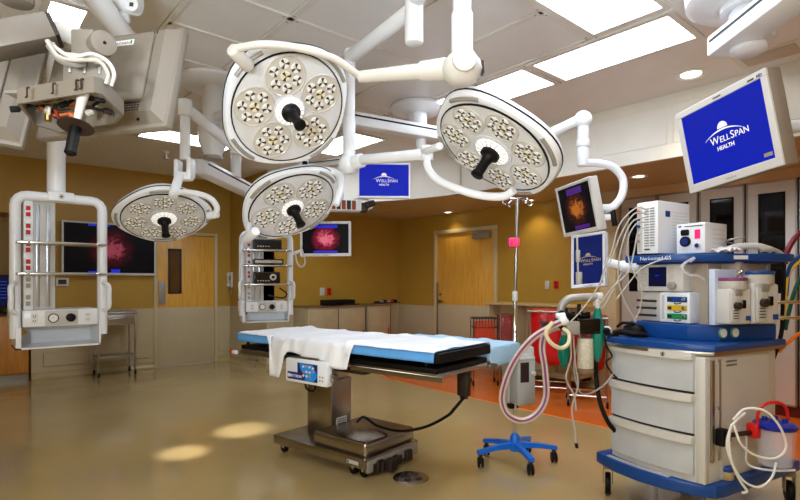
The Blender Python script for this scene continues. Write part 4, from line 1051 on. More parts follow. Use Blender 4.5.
def hamper(label, c, rx, ry, zt, zb, bm_, rz, sign=True, group=None):
    t = thing('waste_hamper', label, 'waste bin', (c.x, c.y, 0), rz)
    k = bag_mesh(rx, ry, zt - zb, int(c.x * 100)); k.bm.transform(Matrix.Translation((0, 0, zb))); bg = k.build('bag', bm_, t, smooth=60)
    k = MB(); q = [(-rx, -ry), (rx, -ry), (rx, ry), (-rx, ry), (-rx, -ry)]
    k.tube([(x, y, zt) for x, y in q], .012, n=8, smooth=0); k.build('rim', steel, t)
    k = MB(); k.box((-rx + .01, -ry + .01, zt), (rx - .01, ry - .01, zt + .02), .006); k.build('lid', bm_, t)
    for x, y in q[:4]:
        k = MB(); k.rod((x, y, .08), (x, y, zt), .011, .003, n=8); k.build('leg', steel, t)
        k = MB(); k.rod((x - .012, y, .04), (x + .012, y, .04), .038, .005, n=14); k.m(1).box((x - .016, y - .01, .04), (x + .016, y + .01, .09)); k.build('caster', [black, mgrey], t)
    k = MB(); k.tube([(x, y, .12) for x, y in q], .01, n=6, smooth=0); k.build('base_frame', steel, t)
    if sign:
        # trefoil hazard mark: three open crescents round a ring
        k = MB(); y = -ry * 1.02 - .012; zc = zt - .14
        for i in range(3):
            a0 = PI / 2 + i * 2 * PI / 3; cxx, czz = -.04 + .038 * math.cos(a0), .038 * math.sin(a0)
            pts = []
            for j in range(13):
                a = a0 + R(35) + j / 12 * R(290); pts.append((cxx + .036 * math.cos(a), y, zc + czz + .036 * math.sin(a)))
            k.tube(pts, .0075, n=5, smooth=0, rad=lambda u: .003 + .0075 * math.sin(PI * u))
        pts = [(-.04 + .03 * math.cos(2 * PI * j / 16), y, zc + .03 * math.sin(2 * PI * j / 16)) for j in range(17)]
        k.tube(pts, .004, n=5, smooth=0); k.build('hazard_mark', txt, bg)
    return t
vw = HEAD - PI / 2
c = at(549, 300, 6.35); hamper('bright red biohazard bag hamper in front of the ledge, nearer the IV pole', c, .22, .2, 1.01, .36, redbag, -PI / 2 + .5)
c = at(588, 300, 5.85); hamper('darker red bag hamper between the red biohazard bag and the machine', c, .20, .18, .97, .36, dredbag, -PI / 2 + .5)
c = at(484, 300, 7.0)
t = thing('waste_bin', 'orange-red bin in a dark wire basket left of the IV pole', 'waste bin', (c.x, c.y, 0), vw)
k = MB(); k.prism([(-.13, -.1), (.13, -.1), (.13, .1), (-.13, .1)], .5, .84, bev=.01); k.build('bin', orangebin, t)
k = MB(); rr = [(-.16, -.13), (.16, -.13), (.16, .13), (-.16, .13), (-.16, -.13)]; k.tube([(x, y, .88) for x, y in rr], .008, n=6, smooth=0); k.tube([(x, y, .76) for x, y in rr], .006, n=6, smooth=0)
for i in range(9): k.cyl((-.16 + i * .04, -.13, .76), (-.16 + i * .04, -.13, .88), .004, n=5)
for x, y in rr[:4]: k.cyl((x, y, .5), (x, y, .88), .006, n=6)
k.build('wire_basket', dark, t)
k = MB(); k.box((-.17, -.14, .47), (.17, .14, .5), .005); k.build('shelf', dsteel, t)
for x, y in rr[:4]:
    k = MB(); k.rod((x, y, .07), (x, y, .5), .012, n=8); k.build('leg', dsteel, t)
    k = MB(); k.rod((x - .012, y, .035), (x + .012, y, .035), .034, .005, n=12); k.build('caster', black, t)
c = at(506, 300, 6.9); t = thing('waste_bag', 'clear bag with dark red contents hanging beside the IV pole', 'waste bag', (c.x, c.y, 0), vw)
k = bag_mesh(.12, .1, .5, 5); k.bm.transform(Matrix.Translation((0, 0, .42))); k.build('bag', mat('clear_red_bag', (150, 60, 60), .2, alpha=.7, bump=.8, bscale=14, var=.3), t, smooth=60)
k = MB(); k.tube([(.13 * math.cos(a), .11 * math.sin(a), .93) for a in [i * PI / 6 for i in range(13)]], .008, n=6, smooth=0); k.build('rim', dsteel, t)
for a in (.8, 2.4, 4, 5.5):
    k = MB(); k.rod((.13 * math.cos(a), .11 * math.sin(a), 0), (.13 * math.cos(a), .11 * math.sin(a), .93), .01, n=8); k.build('leg', dsteel, t)

# stainless cabinets set in the right wall
XC = XR + .04
ys = [3.19, 2.735, 2.28, 1.82, 1.365, .90, .44]
labs = ['tall steel cabinet with glazed doors, first from the left, partly behind the machine monitors', 'tall steel cabinet with glazed doors at the right edge, wrapped packs inside', 'tall steel cabinet mostly beyond the right edge of the picture']
for c_ in range(3):
    ya, yb = ys[c_ * 2], ys[c_ * 2 + 2]
    t = thing('steel_cabinet', labs[c_], 'cabinet', (XC, ya, 0), -PI / 2, group='built-in steel cabinets'); w_ = ya - yb; zt, zb = 2.40, .11
    k = MB()
    k.box((0, .02, zb), (.02, .5, zt)); k.box((w_ - .02, .02, zb), (w_, .5, zt)); k.box((0, .48, zb), (w_, .5, zt)); k.box((0, .02, zt - .02), (w_, .5, zt)); k.box((0, .02, zb), (w_, .5, zb + .02)); k.box((w_ / 2 - .01, .03, zb), (w_ / 2 + .01, .48, zt))
    k.build('body', mat('cabinet_gap', (40, 38, 36), .5), t)
    k = MB(); k.box((0, .04, 0), (w_, .5, zb)); k.build('toe_kick', mat('red_brown_base', (96, 30, 18), .4), t)
    for z in (.75, 1.15, 1.50, 1.86):
        k = MB(); k.box((.02, .06, z), (w_ - .02, .48, z + .018)); k.build('shelf', lgrey, t)
    for i in range(2):
        a = i * w_ / 2 + .007; b = (i + 1) * w_ / 2 - .007; wx0, wx1, wz0, wz1 = a + .115, b - .105, 1.25, 2.27
        k = MB()
        k.box((a, 0, zb), (b, .02, wz0), .003, seg=1); k.box((a, 0, wz1), (b, .02, zt), .003, seg=1); k.box((a, 0, wz0), (wx0, .02, wz1), .003, seg=1); k.box((wx1, 0, wz0), (b, .02, wz1), .003, seg=1)
        d_ = k.build('door', satin, t)
        k = MB()
        for p, q in (((a, zt - .02), (b, zt)), ((a, zb), (b, zb + .02)), ((a, zb), (a + .018, zt)), ((b - .018, zb), (b, zt))): k.box((p[0], -.008, p[1]), (q[0], .002, q[1]), .003, seg=1)
        k.build('door_rim', steel, d_)
        k = MB()
        for p, q in (((wx0 - .006, wz0 - .006), (wx0 + .008, wz1 + .006)), ((wx1 - .008, wz0 - .006), (wx1 + .006, wz1 + .006)), ((wx0, wz0 - .006), (wx1, wz0 + .008)), ((wx0, wz1 - .008), (wx1, wz1 + .006))):
            k.box((p[0], -.004, p[1]), (q[0], .004, q[1]), .002, seg=1)
        k.build('window_gasket', black, d_)
        k = MB(); k.box((wx0, .006, wz0), (wx1, .011, wz1)); k.build('window_pane', glass, d_)
        k = MB(); hx = b - .045 if i == 0 else a + .03; k.rod((hx, -.03, .95), (hx, -.03, 1.15), .009, n=8); k.rod((hx, 0, .97), (hx, -.03, .97), .006, n=6); k.rod((hx, 0, 1.13), (hx, -.03, 1.13), .006, n=6); k.build('handle', chrome, d_)
        for q, z in enumerate((1.518, 1.878)):
            if c_ == 0 and z > 1.6: continue
            o = wm(t) @ Vector(((a + b) / 2, .25, z)); pk = bag_mesh(.11, .13, .17 + .05 * ((i + q + c_) % 2), c_ * 7 + i * 3 + q, .95)
            ob = pk.build('wrapped_pack', packs); ob.location = o; ob.rotation_euler = (0, 0, -PI / 2); nm = ['left', 'right'][i]
            tag(ob, 'grey wrapped pack on the %s shelf behind the %s door of the %s steel cabinet' % (['lower', 'upper'][q], nm, ['first', 'second', 'third'][c_]), 'wrapped pack', 'wrapped packs in the steel cabinets')

# ================================================================== OPERATING TABLE
tb = rd(-.245, 3.56); TRZ = math.atan2(.188, .982)
T = thing('operating_table', 'long steel operating table with black pads and blue-draped mattress, in the middle of the room', 'operating table', tb, TRZ)
k = MB(); k.box((.01, .0, .072), (.62, .99, .146), .012); base = k.build('base', dsteel, T)
k = MB(); k.box((.035, .015, .146), (.60, .56, .25), .028, seg=3); k.build('base_hump', dsteel, T)
k = MB(); k.box((.03, -.012, .045), (.60, .02, .13), .01); k.build('base_end', mgrey, T)
k = MB(); k.box((-.002, .05, .10), (.0005, .16, .125)); lb = k.build('maker_label', lgrey, T); k = MB(); k.box((-.003, .14, .104), (-.0015, .155, .121)); k.build('label_mark', blue, lb)
for x in (.07, .56):
    for y in (.06, .16, .92):
        k = MB(); k.rod((x - .016, y, .038), (x + .016, y, .038), .036, .006, n=16); k.m(1).box((x - .022, y - .014, .04), (x + .022, y + .014, .08), .003, seg=1); k.build('caster', [black, chrome], T)
k = MB(); random.seed(3)
for i in range(9):
    x = .08 + random.random() * .46; y = -.06 + random.random() * .1; k.box((x - .035, y - .03, .03), (x + .035, y + .03, .09 + random.random() * .03), .008, seg=1)
k.build('brake_gear', dark, T)
k = MB(); k.box((.20, .52, .14), (.42, .80, .60), .008); k.build('column_outer', steel, T)
k = MB(); k.box((.215, .535, .58), (.405, .785, .80), .006); k.build('column_inner', steel, T)
k = MB(); k.box((.25, .515, .22), (.36, .52, .30)); pl = k.build('column_plate', lgrey, T)
k = MB()
for i in range(4): k.box((.26, .513, .235 + i * .016), (.35, .516, .241 + i * .016))
k.build('plate_print', txt, pl)
k = MB(); k.box((-.02, .30, .745), (.40, .92, .80), .01); k.build('yoke_frame', dsteel, T)
k = MB(); k.box((.02, .02, .72), (.10, .32, .77), .01); k.build('lift_arm', dark, T)
k = MB(); k.box((.40, .24, .68), (.46, .46, .74), .012); k.build('lift_motor', dark, T)
TX0, TX1 = -.150, .455
def side_rails(y0, y1, z):
    for x in (TX0 - .02, TX1 + .02):
        k = MB(); k.box((x - .005, y0, z - .016), (x + .005, y1, z + .016), .003, seg=1)
        for y in (y0 + .06, (y0 + y1) / 2, y1 - .06): k.box((min(x, x + (.03 if x < 0 else -.03)), y - .01, z - .008), (max(x, x + (.03 if x < 0 else -.03)), y + .01, z + .008))
        k.build('side_rail', steel, T)
# sections: leg (right end), seat/back, head (left end)
secs = [(-.70, -.02), (0.0, .74), (.76, 1.20)]
for i, (a, b) in enumerate(secs):
    z = .80
    k = MB(); k.box((TX0 + .01, a, z), (TX1 - .01, b, z + .028), .006); k.build('section_frame', steel, T)
    k = MB(); k.box((TX0 + .005, a + .005, z + .028), (TX1 - .005, b - .005, z + .06), .006); k.build('lower_pad', black, T)
    side_rails(a + (.02 if i else -.06), b - .02, z + .005)
k = MB(); k.box((TX0, -.72, .888), (TX1, 1.22, .948), .006); k.build('mattress', black, T)
for y in (-.6, .1, 1.15):
    for x in (TX0 + .04, TX1 - .04):
        k = MB(); k.rod((x, y, .86), (x, y, .882), .012, .002, n=8); k.build('pad_post', black, T)
k = MB(); k.rod((TX0 - .03, 1.2, .80), (TX0 - .03, 1.25, .80), .016, .004, n=12); k.m(1).rod((TX0 - .03, 1.25, .80), (TX0 - .03, 1.28, .80), .02, .005, n=12); k.build('end_knob', [white, red], T)
k = MB(); k.rod((TX0 - .01, 1.0, .79), (TX0 - .01, 1.0, .70), .008, n=8); k.rod((TX0 - .02, 1.06, .755), (TX0 - .02, .95, .755), .012, n=8); k.build('release_lever', steel, T)
k = MB(); k.box((.27, -.65, .62), (.32, -.57, .80), .008); k.box((.28, -.635, .60), (.31, -.585, .63), .006); k.build('leg_bracket', dark, T)
# blue fitted drape over the mattress
def drape(name, x0, x1, y0, y1, ztop, sides, m, label, cat, amp=.004, seed=1, thick=.004, mat_parent=None):
    """grid cloth over a slab; sides = dict(x0=,x1=,y0=,y1=) giving the hanging length functions/values"""
    random.seed(seed); ph = [random.uniform(0, 6) for _ in range(8)]
    k = MB(); hx0, hx1 = sides.get('x0', 0), sides.get('x1', 0)
    nS, nY = 40, 70
    hy0 = sides.get('y0', 0)
    fx0 = hx0 if callable(hx0) else (lambda y: hx0); fx1 = hx1 if callable(hx1) else (lambda y: hx1)
    G = []
    for j in range(nY + 1):
        yt = y0 - hy0 + (y1 - y0 + hy0) * j / nY; y = max(y0, yt); dy = max(0, y0 - yt); row = []; L0, L1 = fx0(y), fx1(y); Wd = x1 - x0
        for i in range(nS + 1):
            s = -L0 + (Wd + L0 + L1) * i / nS
            fold = amp * (math.sin(y * 17 + ph[0]) + .7 * math.sin(y * 31 + s * 9 + ph[1]) + .5 * math.sin(s * 23 + y * 5 + ph[2]))
            if s < 0: p = (x0 - .006 - abs(fold) * 1.6 - .012 * (1 - math.exp(s * 20)), y, ztop + s)
            elif s > Wd: p = (x1 + .006 + abs(fold) * 1.6 + .012 * (1 - math.exp((Wd - s) * 20)), y, ztop - (s - Wd))
            else: p = (x0 + s, y, ztop + .003 + max(0, fold) * (1.2 if amp > .005 else .6))
            if dy: p = (p[0], y0 - .008 - abs(fold) - .01 * (1 - math.exp(-dy * 20)), min(p[2], ztop - dy))
            row.append(k.bm.verts.new(p))
        G.append(row)
    for j in range(nY):
        for i in range(nS): k.bm.faces.new((G[j][i], G[j][i + 1], G[j + 1][i + 1], G[j + 1][i]))
    o = k.build(name, m, smooth=70); md = o.modifiers.new('thickness', 'SOLIDIFY'); md.thickness = thick; md.offset = 1
    o.location = tb; o.rotation_euler = (0, 0, TRZ); tag(o, label, cat); return o
drape('mattress_cover', TX0, TX1, -.69, 1.225, .950, dict(x0=.056, x1=.056), bsheet, 'blue disposable cover hanging over the sides of the mattress', 'cover', .0025, 4, .002)
def flap(y):
    if y < -.06 or y > .80: return .003
    e = min(1, (y + .06) / .03, (.80 - y) / .03)
    if y > .655: return .003 + e * .29
    if y > .6: return .003 + .12 + (y - .6) / .055 * .17
    return .003 + e * (.165 - .07 * (y / .6) + .012 * math.sin(y * 22))
drape('white_sheet', TX0 - .011, TX1 + .002, -.70, 1.20, .9575, dict(x0=flap, x1=.02), sheet, 'crumpled white sheet along the table top, one flap hanging over the near side', 'sheet', .0075, 9, .003)
# hand control unit on the near rail
cy0, cy1, cz0, cz1 = .14, .56, .665, .81
t = thing('table_control', 'white control box with navy front hung on the near rail of the table', 'control unit', (tb + Matrix.Rotation(TRZ, 3, 'Z') @ Vector((-.20, .335, .745))), TRZ - PI / 2)
# local: x toward viewer right (table -Y), -y toward viewer (table -X)
k = MB(); k.box((-.21, -.03, -.085), (.21, .03, .08), .014); k.build('case', white, t)
k = MB(); k.box((-.18, -.033, -.062), (.125, -.028, -.012)); k.box((-.075, -.0335, -.014), (.125, -.028, .058)); fr = k.build('front_label', navy, t)
k = MB(); k.prism([(-.055, .056), (.08, .052), (.10, .02), (.122, .0), (.122, -.03), (.09, -.058), (.0, -.058), (.01, -.02), (-.04, .01)], 0, .0012, M=Matrix.Translation((0, -.0335, 0)) @ FACE); k.build('label_picture', mat('sky_print', (30, 140, 225), .4), fr)
random.seed(12)
for i in range(11):
    k = MB(); x = -.025 + (i % 4) * .032; z = .035 - (i // 4) * .032 + random.uniform(-.006, .006)
    k.prism([(x, z), (x + .014, z + .010), (x + .026, z + .002), (x + .012, z - .010)], 0, .0018, M=Matrix.Translation((0, -.0335, 0)) @ FACE); k.build('picture_mark', [mat('print_pale', (220, 214, 205), .5), mat('print_orange', (216, 120, 80), .5), MATS['print_pale']][i % 3], fr)
text('SKYTRON', .026, txw, fr, Matrix.Translation((-.09, -.0345, -.046)) @ FACE, 'lettering', bold=.0004)
k = MB(); k.cyl((-.163, -.033, -.037), (-.163, -.035, -.037), .013, n=14); k.build('print_disc', txw, fr)
for i in range(4):
    k = MB(); k.cyl((.15 + .025 * (i % 2), -.03, -.02 - .025 * (i // 2)), (.15 + .025 * (i % 2), -.034, -.02 - .025 * (i // 2)), .006, n=10); k.build('control_button', mgrey, t)
k = MB(); k.tube([(-.03, .0, -.07), (-.02, .0, -.12), (.05, .0, -.13), (.08, 0, -.07)], .007, n=6); k.build('cord', black, t)
k = MB(); k.box((.19, .0, -.05), (.25, .04, .0), .008); k.rod((.24, -.0, -.05), (.25, -.01, -.02), .014, n=10); k.build('clamp', steel, t)
k = MB(); k.box((-.1, .0, .06), (.1, .035, .095), .004); k.build('hanger', steel, t)
# arm board with its pale drape
t = thing('arm_board', 'padded arm board on a bracket at the far right side of the table', 'arm board', tb + Matrix.Rotation(TRZ, 3, 'Z') @ Vector((.70, -.25, .86)), TRZ)
k = MB(); k.box((-.19, -.42, .0), (.19, .42, .05), .012); k.build('pad', black, t)
k = MB(); k.box((-.24, -.03, -.04), (.15, .05, 0), .006); k.rod((.0, -.3, -.012), (.0, .3, -.012), .014, .003, n=10); k.build('bracket', dsteel, t)
dr = drape('pale_drape', .50, .90, -.685, .18, .918, dict(x0=.085, x1=.13, y0=.13), pbsheet, 'pale blue drape over the arm board behind the right end of the table', 'drape', .006, 17, .003)
k = MB(); rt = [tb + Matrix.Rotation(TRZ, 3, 'Z') @ Vector(v) for v in ((.30, -.61, .61),)]
k.tube([rt[0], at(455, 408, 3.25), at(447, 416, 3.3), at(425, 427, 3.45), at(400, 431, 3.7), at(378, 426, 3.95), at(364, 417, 4.05), at(357, 422, 4.0)], .010, n=8); solo('table_cable', k, black, 'thick black cable looping from the right end of the table to its base', 'cable', base=at(385, 431, 3.75))
c = on_floor(411, 478)
t = thing('floor_outlet', 'round dark outlet plate in the floor by the table base', 'floor outlet', (c.x, c.y, 0))
k = MB(); k.lathe([(.125, 0), (.125, .004), (.11, .007), (.05, .007)], n=36); k.build('plate', dsteel, t)
for a in range(4):
    k = MB(); x, y = .06 * math.cos(a * PI / 2 + .4), .06 * math.sin(a * PI / 2 + .4); k.cyl((x, y, .006), (x, y, .012), .022, n=14); k.build('outlet_cap', dark, t)
# ================================================================== IV POLE
c = rd(.86, 3.92); vp = HEAD - PI / 2
t = thing('iv_pole', 'tall chrome IV pole on a blue wheeled base right of the table', 'IV pole', c, vp)
k = MB(); k.lathe([(.036, .10), (.036, .205), (.026, .22), (.02, .23)], n=24); k.build('hub', bright_blue, t)
spots = [(-.27, -.08), (.06, -.23), (.30, .03), (-.18, .20), (.16, .26)]
for (x, y) in spots:
    k = MB(); L = math.hypot(x, y); u = Vector((x, y, 0)) / L; 
    M = frame((0, 0, 0), u, UP.cross(u), UP)
    k.skin([[k.bm.verts.new(M @ Vector(p)) for p in ((.02, -.022, .12), (.02, .022, .12), (.02, .022, .165), (.02, -.022, .165))],
            [k.bm.verts.new(M @ Vector(p)) for p in ((L * .55, -.017, .118), (L * .55, .017, .118), (L * .55, .017, .152), (L * .55, -.017, .152))],
            [k.bm.verts.new(M @ Vector(p)) for p in ((L + .02, -.02, .098), (L + .02, .02, .098), (L + .02, .02, .125), (L + .02, -.02, .125))]])
    k.build('leg', bright_blue, t)
    k = MB(); k.rod((x - .02, y, .04), (x - .008, y, .04), .04, .006, n=18); k.rod((x + .008, y, .04), (x + .02, y, .04), .04, .006, n=18); k.m(1).box((x - .01, y - .015, .03), (x + .01, y + .02, .115), .004, seg=1); k.cyl((x, y, .09), (x, y, .12), .018, n=12); k.build('caster', [black, dark], t)
k = MB(); k.rod((0, 0, .2), (0, 0, 1.25), .0165, .002, n=14); k.build('lower_tube', chrome, t)
k = MB(); k.rod((.0, 0, 1.2), (.02, 0, 1.99), .0125, .002, n=14); k.build('upper_tube', steel, t)
k = MB(); k.rod((0, 0, 1.22), (0, 0, 1.29), .021, .003, n=14); k.build('height_collar', lgrey, t)
k = MB(); k.box((-.05, -.03, 1.62), (.03, .03, 1.69), .008); k.build('clip', pink, t)
k = MB(); k.box((-.052, -.033, 1.63), (-.02, -.02, 1.68), .004); k.build('clip_jaw', hotpink, t)
for a in range(4):
    ca, sa = math.cos(a * PI / 2 + .35), math.sin(a * PI / 2 + .35); k = MB(); o = Vector((.02, 0, 1.98))
    k.tube([o, o + Vector((.06 * ca, .06 * sa, .0)), o + Vector((.115 * ca, .115 * sa, -.012)), o + Vector((.125 * ca, .125 * sa, -.035)), o + Vector((.105 * ca, .105 * sa, -.045)), o + Vector((.09 * ca, .09 * sa, -.03))], .0055, n=7); k.build('hook', chrome, t)
t = thing('infusion_pump', 'grey infusion pump box clamped low on the IV pole', 'pump', c + Vector((0, 0, .66)), vp + .35)
t.matrix_basis = t.matrix_basis @ Matrix.Scale(1.22, 4)
k = MB(); k.box((-.035, .02, -.19), (.155, .10, .17), .012); k.build('rear_case', lgrey, t)
k = MB(); k.box((-.03, -.075, -.17), (.10, .02, .13), .014); fc = k.build('front_case', mat('pump_grey', (172, 170, 166), .4), t)
k = MB(); k.box((-.01, -.079, -.03), (.05, -.074, .09), .003, seg=1); k.build('display', dark, fc)
k = MB(); k.rod((.08, -.074, .02), (.08, -.09, .02), .014, n=12); k.build('knob', lgrey, fc)
k = MB(); k.box((-.02, -.08, .105), (.09, -.07, .12), .003); k.build('top_strip', lgrey, fc)
k = MB(); k.box((.156, .04, -.07), (.158, .06, -.045)); k.build('blue_mark', blue, t)
k = MB(); k.rod((.0, .02, .16), (.0, .02, .21), .018, n=10); k.box((-.04, -.01, -.2), (.02, .03, -.17), .004); k.build('pole_clamp', black, t)

# ================================================================== ANAESTHESIA MACHINE
SC = .92
fl = rd(1.435 * SC, 3.65 * SC); MA = Matrix.Translation((fl.x, fl.y, EYE * (1 - SC))) @ Matrix.Rotation(R(-101.1), 4, 'Z') @ Matrix.Scale(SC, 4)
ZF = -.1183
A = thing('anaesthesia_machine', 'large beige and blue anaesthesia machine with three drawers at the right', 'anaesthesia machine', M=MA)
def LP(x, y, z): return MA @ Vector((x, y, z))
k = MB(); k.prism([(-.055, -.03), (.02, -.06), (.14, -.085), (.32, -.095), (.5, -.075), (.64, -.02), (.725, .05), (.74, .12), (.74, 1.0), (-.055, 1.0)], .095, .172, bev=.012); k.build('base_platform', blue, A)
for (y0) in (-.028, -.05):
    k = MB(); k.tube([(.05, y0 - .00, .174), (.2, y0 - .016, .174), (.35, y0 - .018, .174), (.5, y0 - .006, .174)], .004, n=5, smooth=3); k.build('foot_strip', lgrey, A)
for (x, y) in ((.0, .02), (.68, .08), (0, .93), (.70, .95)):
    k = MB(); wa = Vector((.777, .633, 0)) * .019; wc = Vector((x, y, ZF + .075)); k.rod(wc - wa, wc + wa, .075, .01, n=22); k.build('wheel', black, A)
    k = MB(); MW = Matrix.Translation((x, y, 0)) @ Matrix.Rotation(math.atan2(.633, .777), 4, 'Z'); k.box((-.033, -.03, ZF + .08), (-.025, .03, .1), .003, M=MW); k.box((.025, -.03, ZF + .08), (.033, .03, .1), .003, M=MW); k.box((-.033, -.03, .06), (.033, .03, .1), .006, M=MW); k.build('wheel_fork', mat('tan_fork', (150, 130, 95), .4), A)
k = MB(); k.rod((.69, .22, .172), (.69, .22, .225), .04, .008, n=20); k.build('brake_base', mat('brake_tan', (176, 150, 100), .4), A)
k = MB(); k.rod((.69, .22, .222), (.69, .22, .255), .042, .01, n=20); k.build('brake_cap', blue, A)
# curved front body
def bulge(x, w=.70, a=.045): u = (x - w / 2) / (w / 2); return -a * (1 - u * u)
def arc_block(k, x0, x1, ya, z0, z1, off, depth, n=12, bev=0):
    pts = [(x0 + (x1 - x0) * i / n, ya + bulge(x0 + (x1 - x0) * i / n) + off) for i in range(n + 1)]
    k.prism(pts + [(x1, ya + depth), (x0, ya + depth)], z0, z1, bev=bev)
body = MB(); arc_block(body, .045, .66, .02, .172, .92, .0, .78); body.box((.60, .03, .172), (.69, .8, .92), .01); bd = body.build('body', cream, A)
k = MB(); k.box((.632, .0, .172), (.69, .05, .92), .012); k.build('front_post', cream, A)
for i in range(3):
    z0 = .214 + i * .2485; z1 = z0 + .236
    k = MB(); arc_block(k, .055, .628, .0, z0, z1 - .048, 0, .05, bev=.004); dr = k.build('drawer', mat('drawer_grey', (192, 194, 194), .35), A)
    k = MB(); arc_block(k, .048, .632, -.0, z1 - .05, z1 - .004, -.024, .03, bev=.007); k.build('drawer_lip', cream, dr)
    k = MB(); arc_block(k, .057, .626, .0, z1 - .004, z1 + .008, .012, .03); k.build('drawer_gap', dark, dr)
    if i == 2:
        k = MB(); k.cyl((.47, bulge(.47) - .024, z1 - .026), (.47, bulge(.47) - .032, z1 - .026), .014, n=16); k.m(1).box((.468, bulge(.47) - .034, z1 - .034), (.472, bulge(.47) - .03, z1 - .018)); k.build('lock', [chrome, black], dr)
# side fittings (right side, +x)
k = MB(); k.box((.69, .045, .30), (.705, .055 + .02, .90), .003, seg=1); k.box((.69, .13, .30), (.702, .145, .90), .003, seg=1); k.build('side_rail', steel, A)
k = MB(); k.box((.688, .08, .36), (.70, .13, .60), .003, seg=1); k.box((.688, .08, .62), (.70, .13, .88), .003, seg=1); k.build('rail_insert', lgrey, A)
k = MB(); k.box((.69, .16, .19), (.694, .70, .90), .002, seg=1); sp = k.build('side_panel', cream, A)
MT = Matrix.Translation((.6945, .21, .875)) @ Matrix(((0, 0, 1, 0), (1, 0, 0, 0), (0, 1, 0, 0), (0, 0, 0, 1)))
k = MB()
for j in range(2):
    for i in range(7): k.box((.0 + i * .017, -j * .024, 0), (.013 + i * .017, .012 - j * .024, .001), M=MT)
tag(k.build('panel_print', mat('panel_print', (110, 100, 84), .6), sp), kind='stuff')
k = MB(); k.box((.70, .08, .40), (.75, .14, .50), .008); k.box((.72, .1, .43), (.77, .13, .47), .006); k.build('rail_clamp', black, A)
k = MB(); k.rod((.74, .12, .46), (.78, .34, .46), .014, .002, n=10); k.build('clamp_rod', dark, A)
# work surface
k = MB(); pts = [(-.03, .1), (-.035, .0), (.05, -.035), (.2, -.06), (.35, -.06), (.52, -.035), (.64, .0), (.715, .05), (.72, .86), (-.03, .86)]
k.prism(pts, .945, .985, bev=.008); k.build('work_top', blue, A)
k = MB(); k.prism([(p[0], p[1] - .012 if p[1] < .06 and p[0] < .6 else p[1]) for p in pts], .925, .949, bev=.004); k.build('pull_out_shelf', steel, A)
# rear tower
k = MB(); k.box((.06, .36, .985), (.50, .84, 1.49), .01); k.build('tower', mat('tower_tan', (170, 156, 136), .45), A)
k = MB(); k.box((.50, .50, .985), (.62, .84, 1.49), .008); k.build('tower_side', mat('tower_tan', (170, 156, 136), .45), A)
k = MB(); k.prism([(.04, .2), (.46, .2), (.60, .32), (.69, .80), (.04, .84)], .985, 1.085, bev=.008); sp = k.build('blue_step', blue, A)
for i, y in enumerate((.33, .43)):
    k = MB(); M = frame(Vector((.60 + (y - .32) * .1875 + .002, y, 1.04)), Vector((.1875, 1, 0)).normalized(), Vector((-1, .1875, 0)), UP)
    k.cyl(M @ Vector((0, 0, 0)), M @ Vector((0, -.012, 0)), .032, n=22); k.m(1).cyl(M @ Vector((0, -.012, 0)), M @ Vector((0, -.014, 0)), .026, n=22); k.build('pressure_gauge', [mat('gauge_rim', (120, 150, 110), .3), label_w], sp)
# display unit
k = MB(); k.box((.06, .25, 1.295), (.40, .40, 1.480), .01); du = k.build('display_unit', cream, A)
k = MB(); k.box((.155, .243, 1.33), (.285, .251, 1.462), .002, seg=1); ds = k.build('display', scr_dark, du)
k = MB(); k.box((.205, .2415, 1.40), (.235, .2425, 1.408)); k.build('display_text', bandblue, ds)
k = MB(); k.rod((.335, .25, 1.335), (.335, .215, 1.335), .026, .005, n=18); k.build('dial', mgrey, du)
k = MB()
for i in range(4): k.box((.305, .246, 1.385 + i * .02), (.335, .251, 1.395 + i * .02))
for i in range(5): k.box((.09, .246, 1.34 + i * .024), (.12, .251, 1.352 + i * .024))
k.build('key', lgrey, du)
k = MB(); k.box((.10, .249, 1.30), (.39, .252, 1.315)); k.build('lower_strip', lgrey, du)
# flow unit
k = MB(); k.box((.235, .25, 1.09), (.445, .42, 1.292), .008); fu = k.build('flow_unit', white, A)
for i, m_ in enumerate((green, yellow, blue)):
    z = 1.115 + i * .056; k = MB(); k.box((.29, .243, z), (.43, .251, z + .036), .004, seg=1); b_ = k.build('flow_strip', m_, fu)
    k = MB(); k.box((.30, .240, z + .008), (.325, .244, z + .026)); k.build('flow_window', dark, b_)
    k = MB(); k.rod((.412, .243, z + .02), (.412, .228, z + .02), .012, .003, n=14); k.build('flow_knob', chrome, b_)
    k = MB(); k.tube([(.345, .245, z - .004), (.355, .232, z - .01), (.38, .232, z - .01), (.39, .245, z - .004)], .0035, n=6); k.build('knob_guard', dark, b_)
k = MB(); k.box((.255, .245, 1.11), (.27, .251, 1.27)); k.build('flow_tube', lgrey, fu)
k = MB(); k.box((.08, .27, 1.09), (.23, .34, 1.29), .008); k.build('left_module', lgrey, A)
for i in range(3):
    k = MB(); k.rod((.06, .25, 1.13 + i * .05), (.21, .25, 1.13 + i * .05), .008, n=8); k.build('module_bar', dark, A)
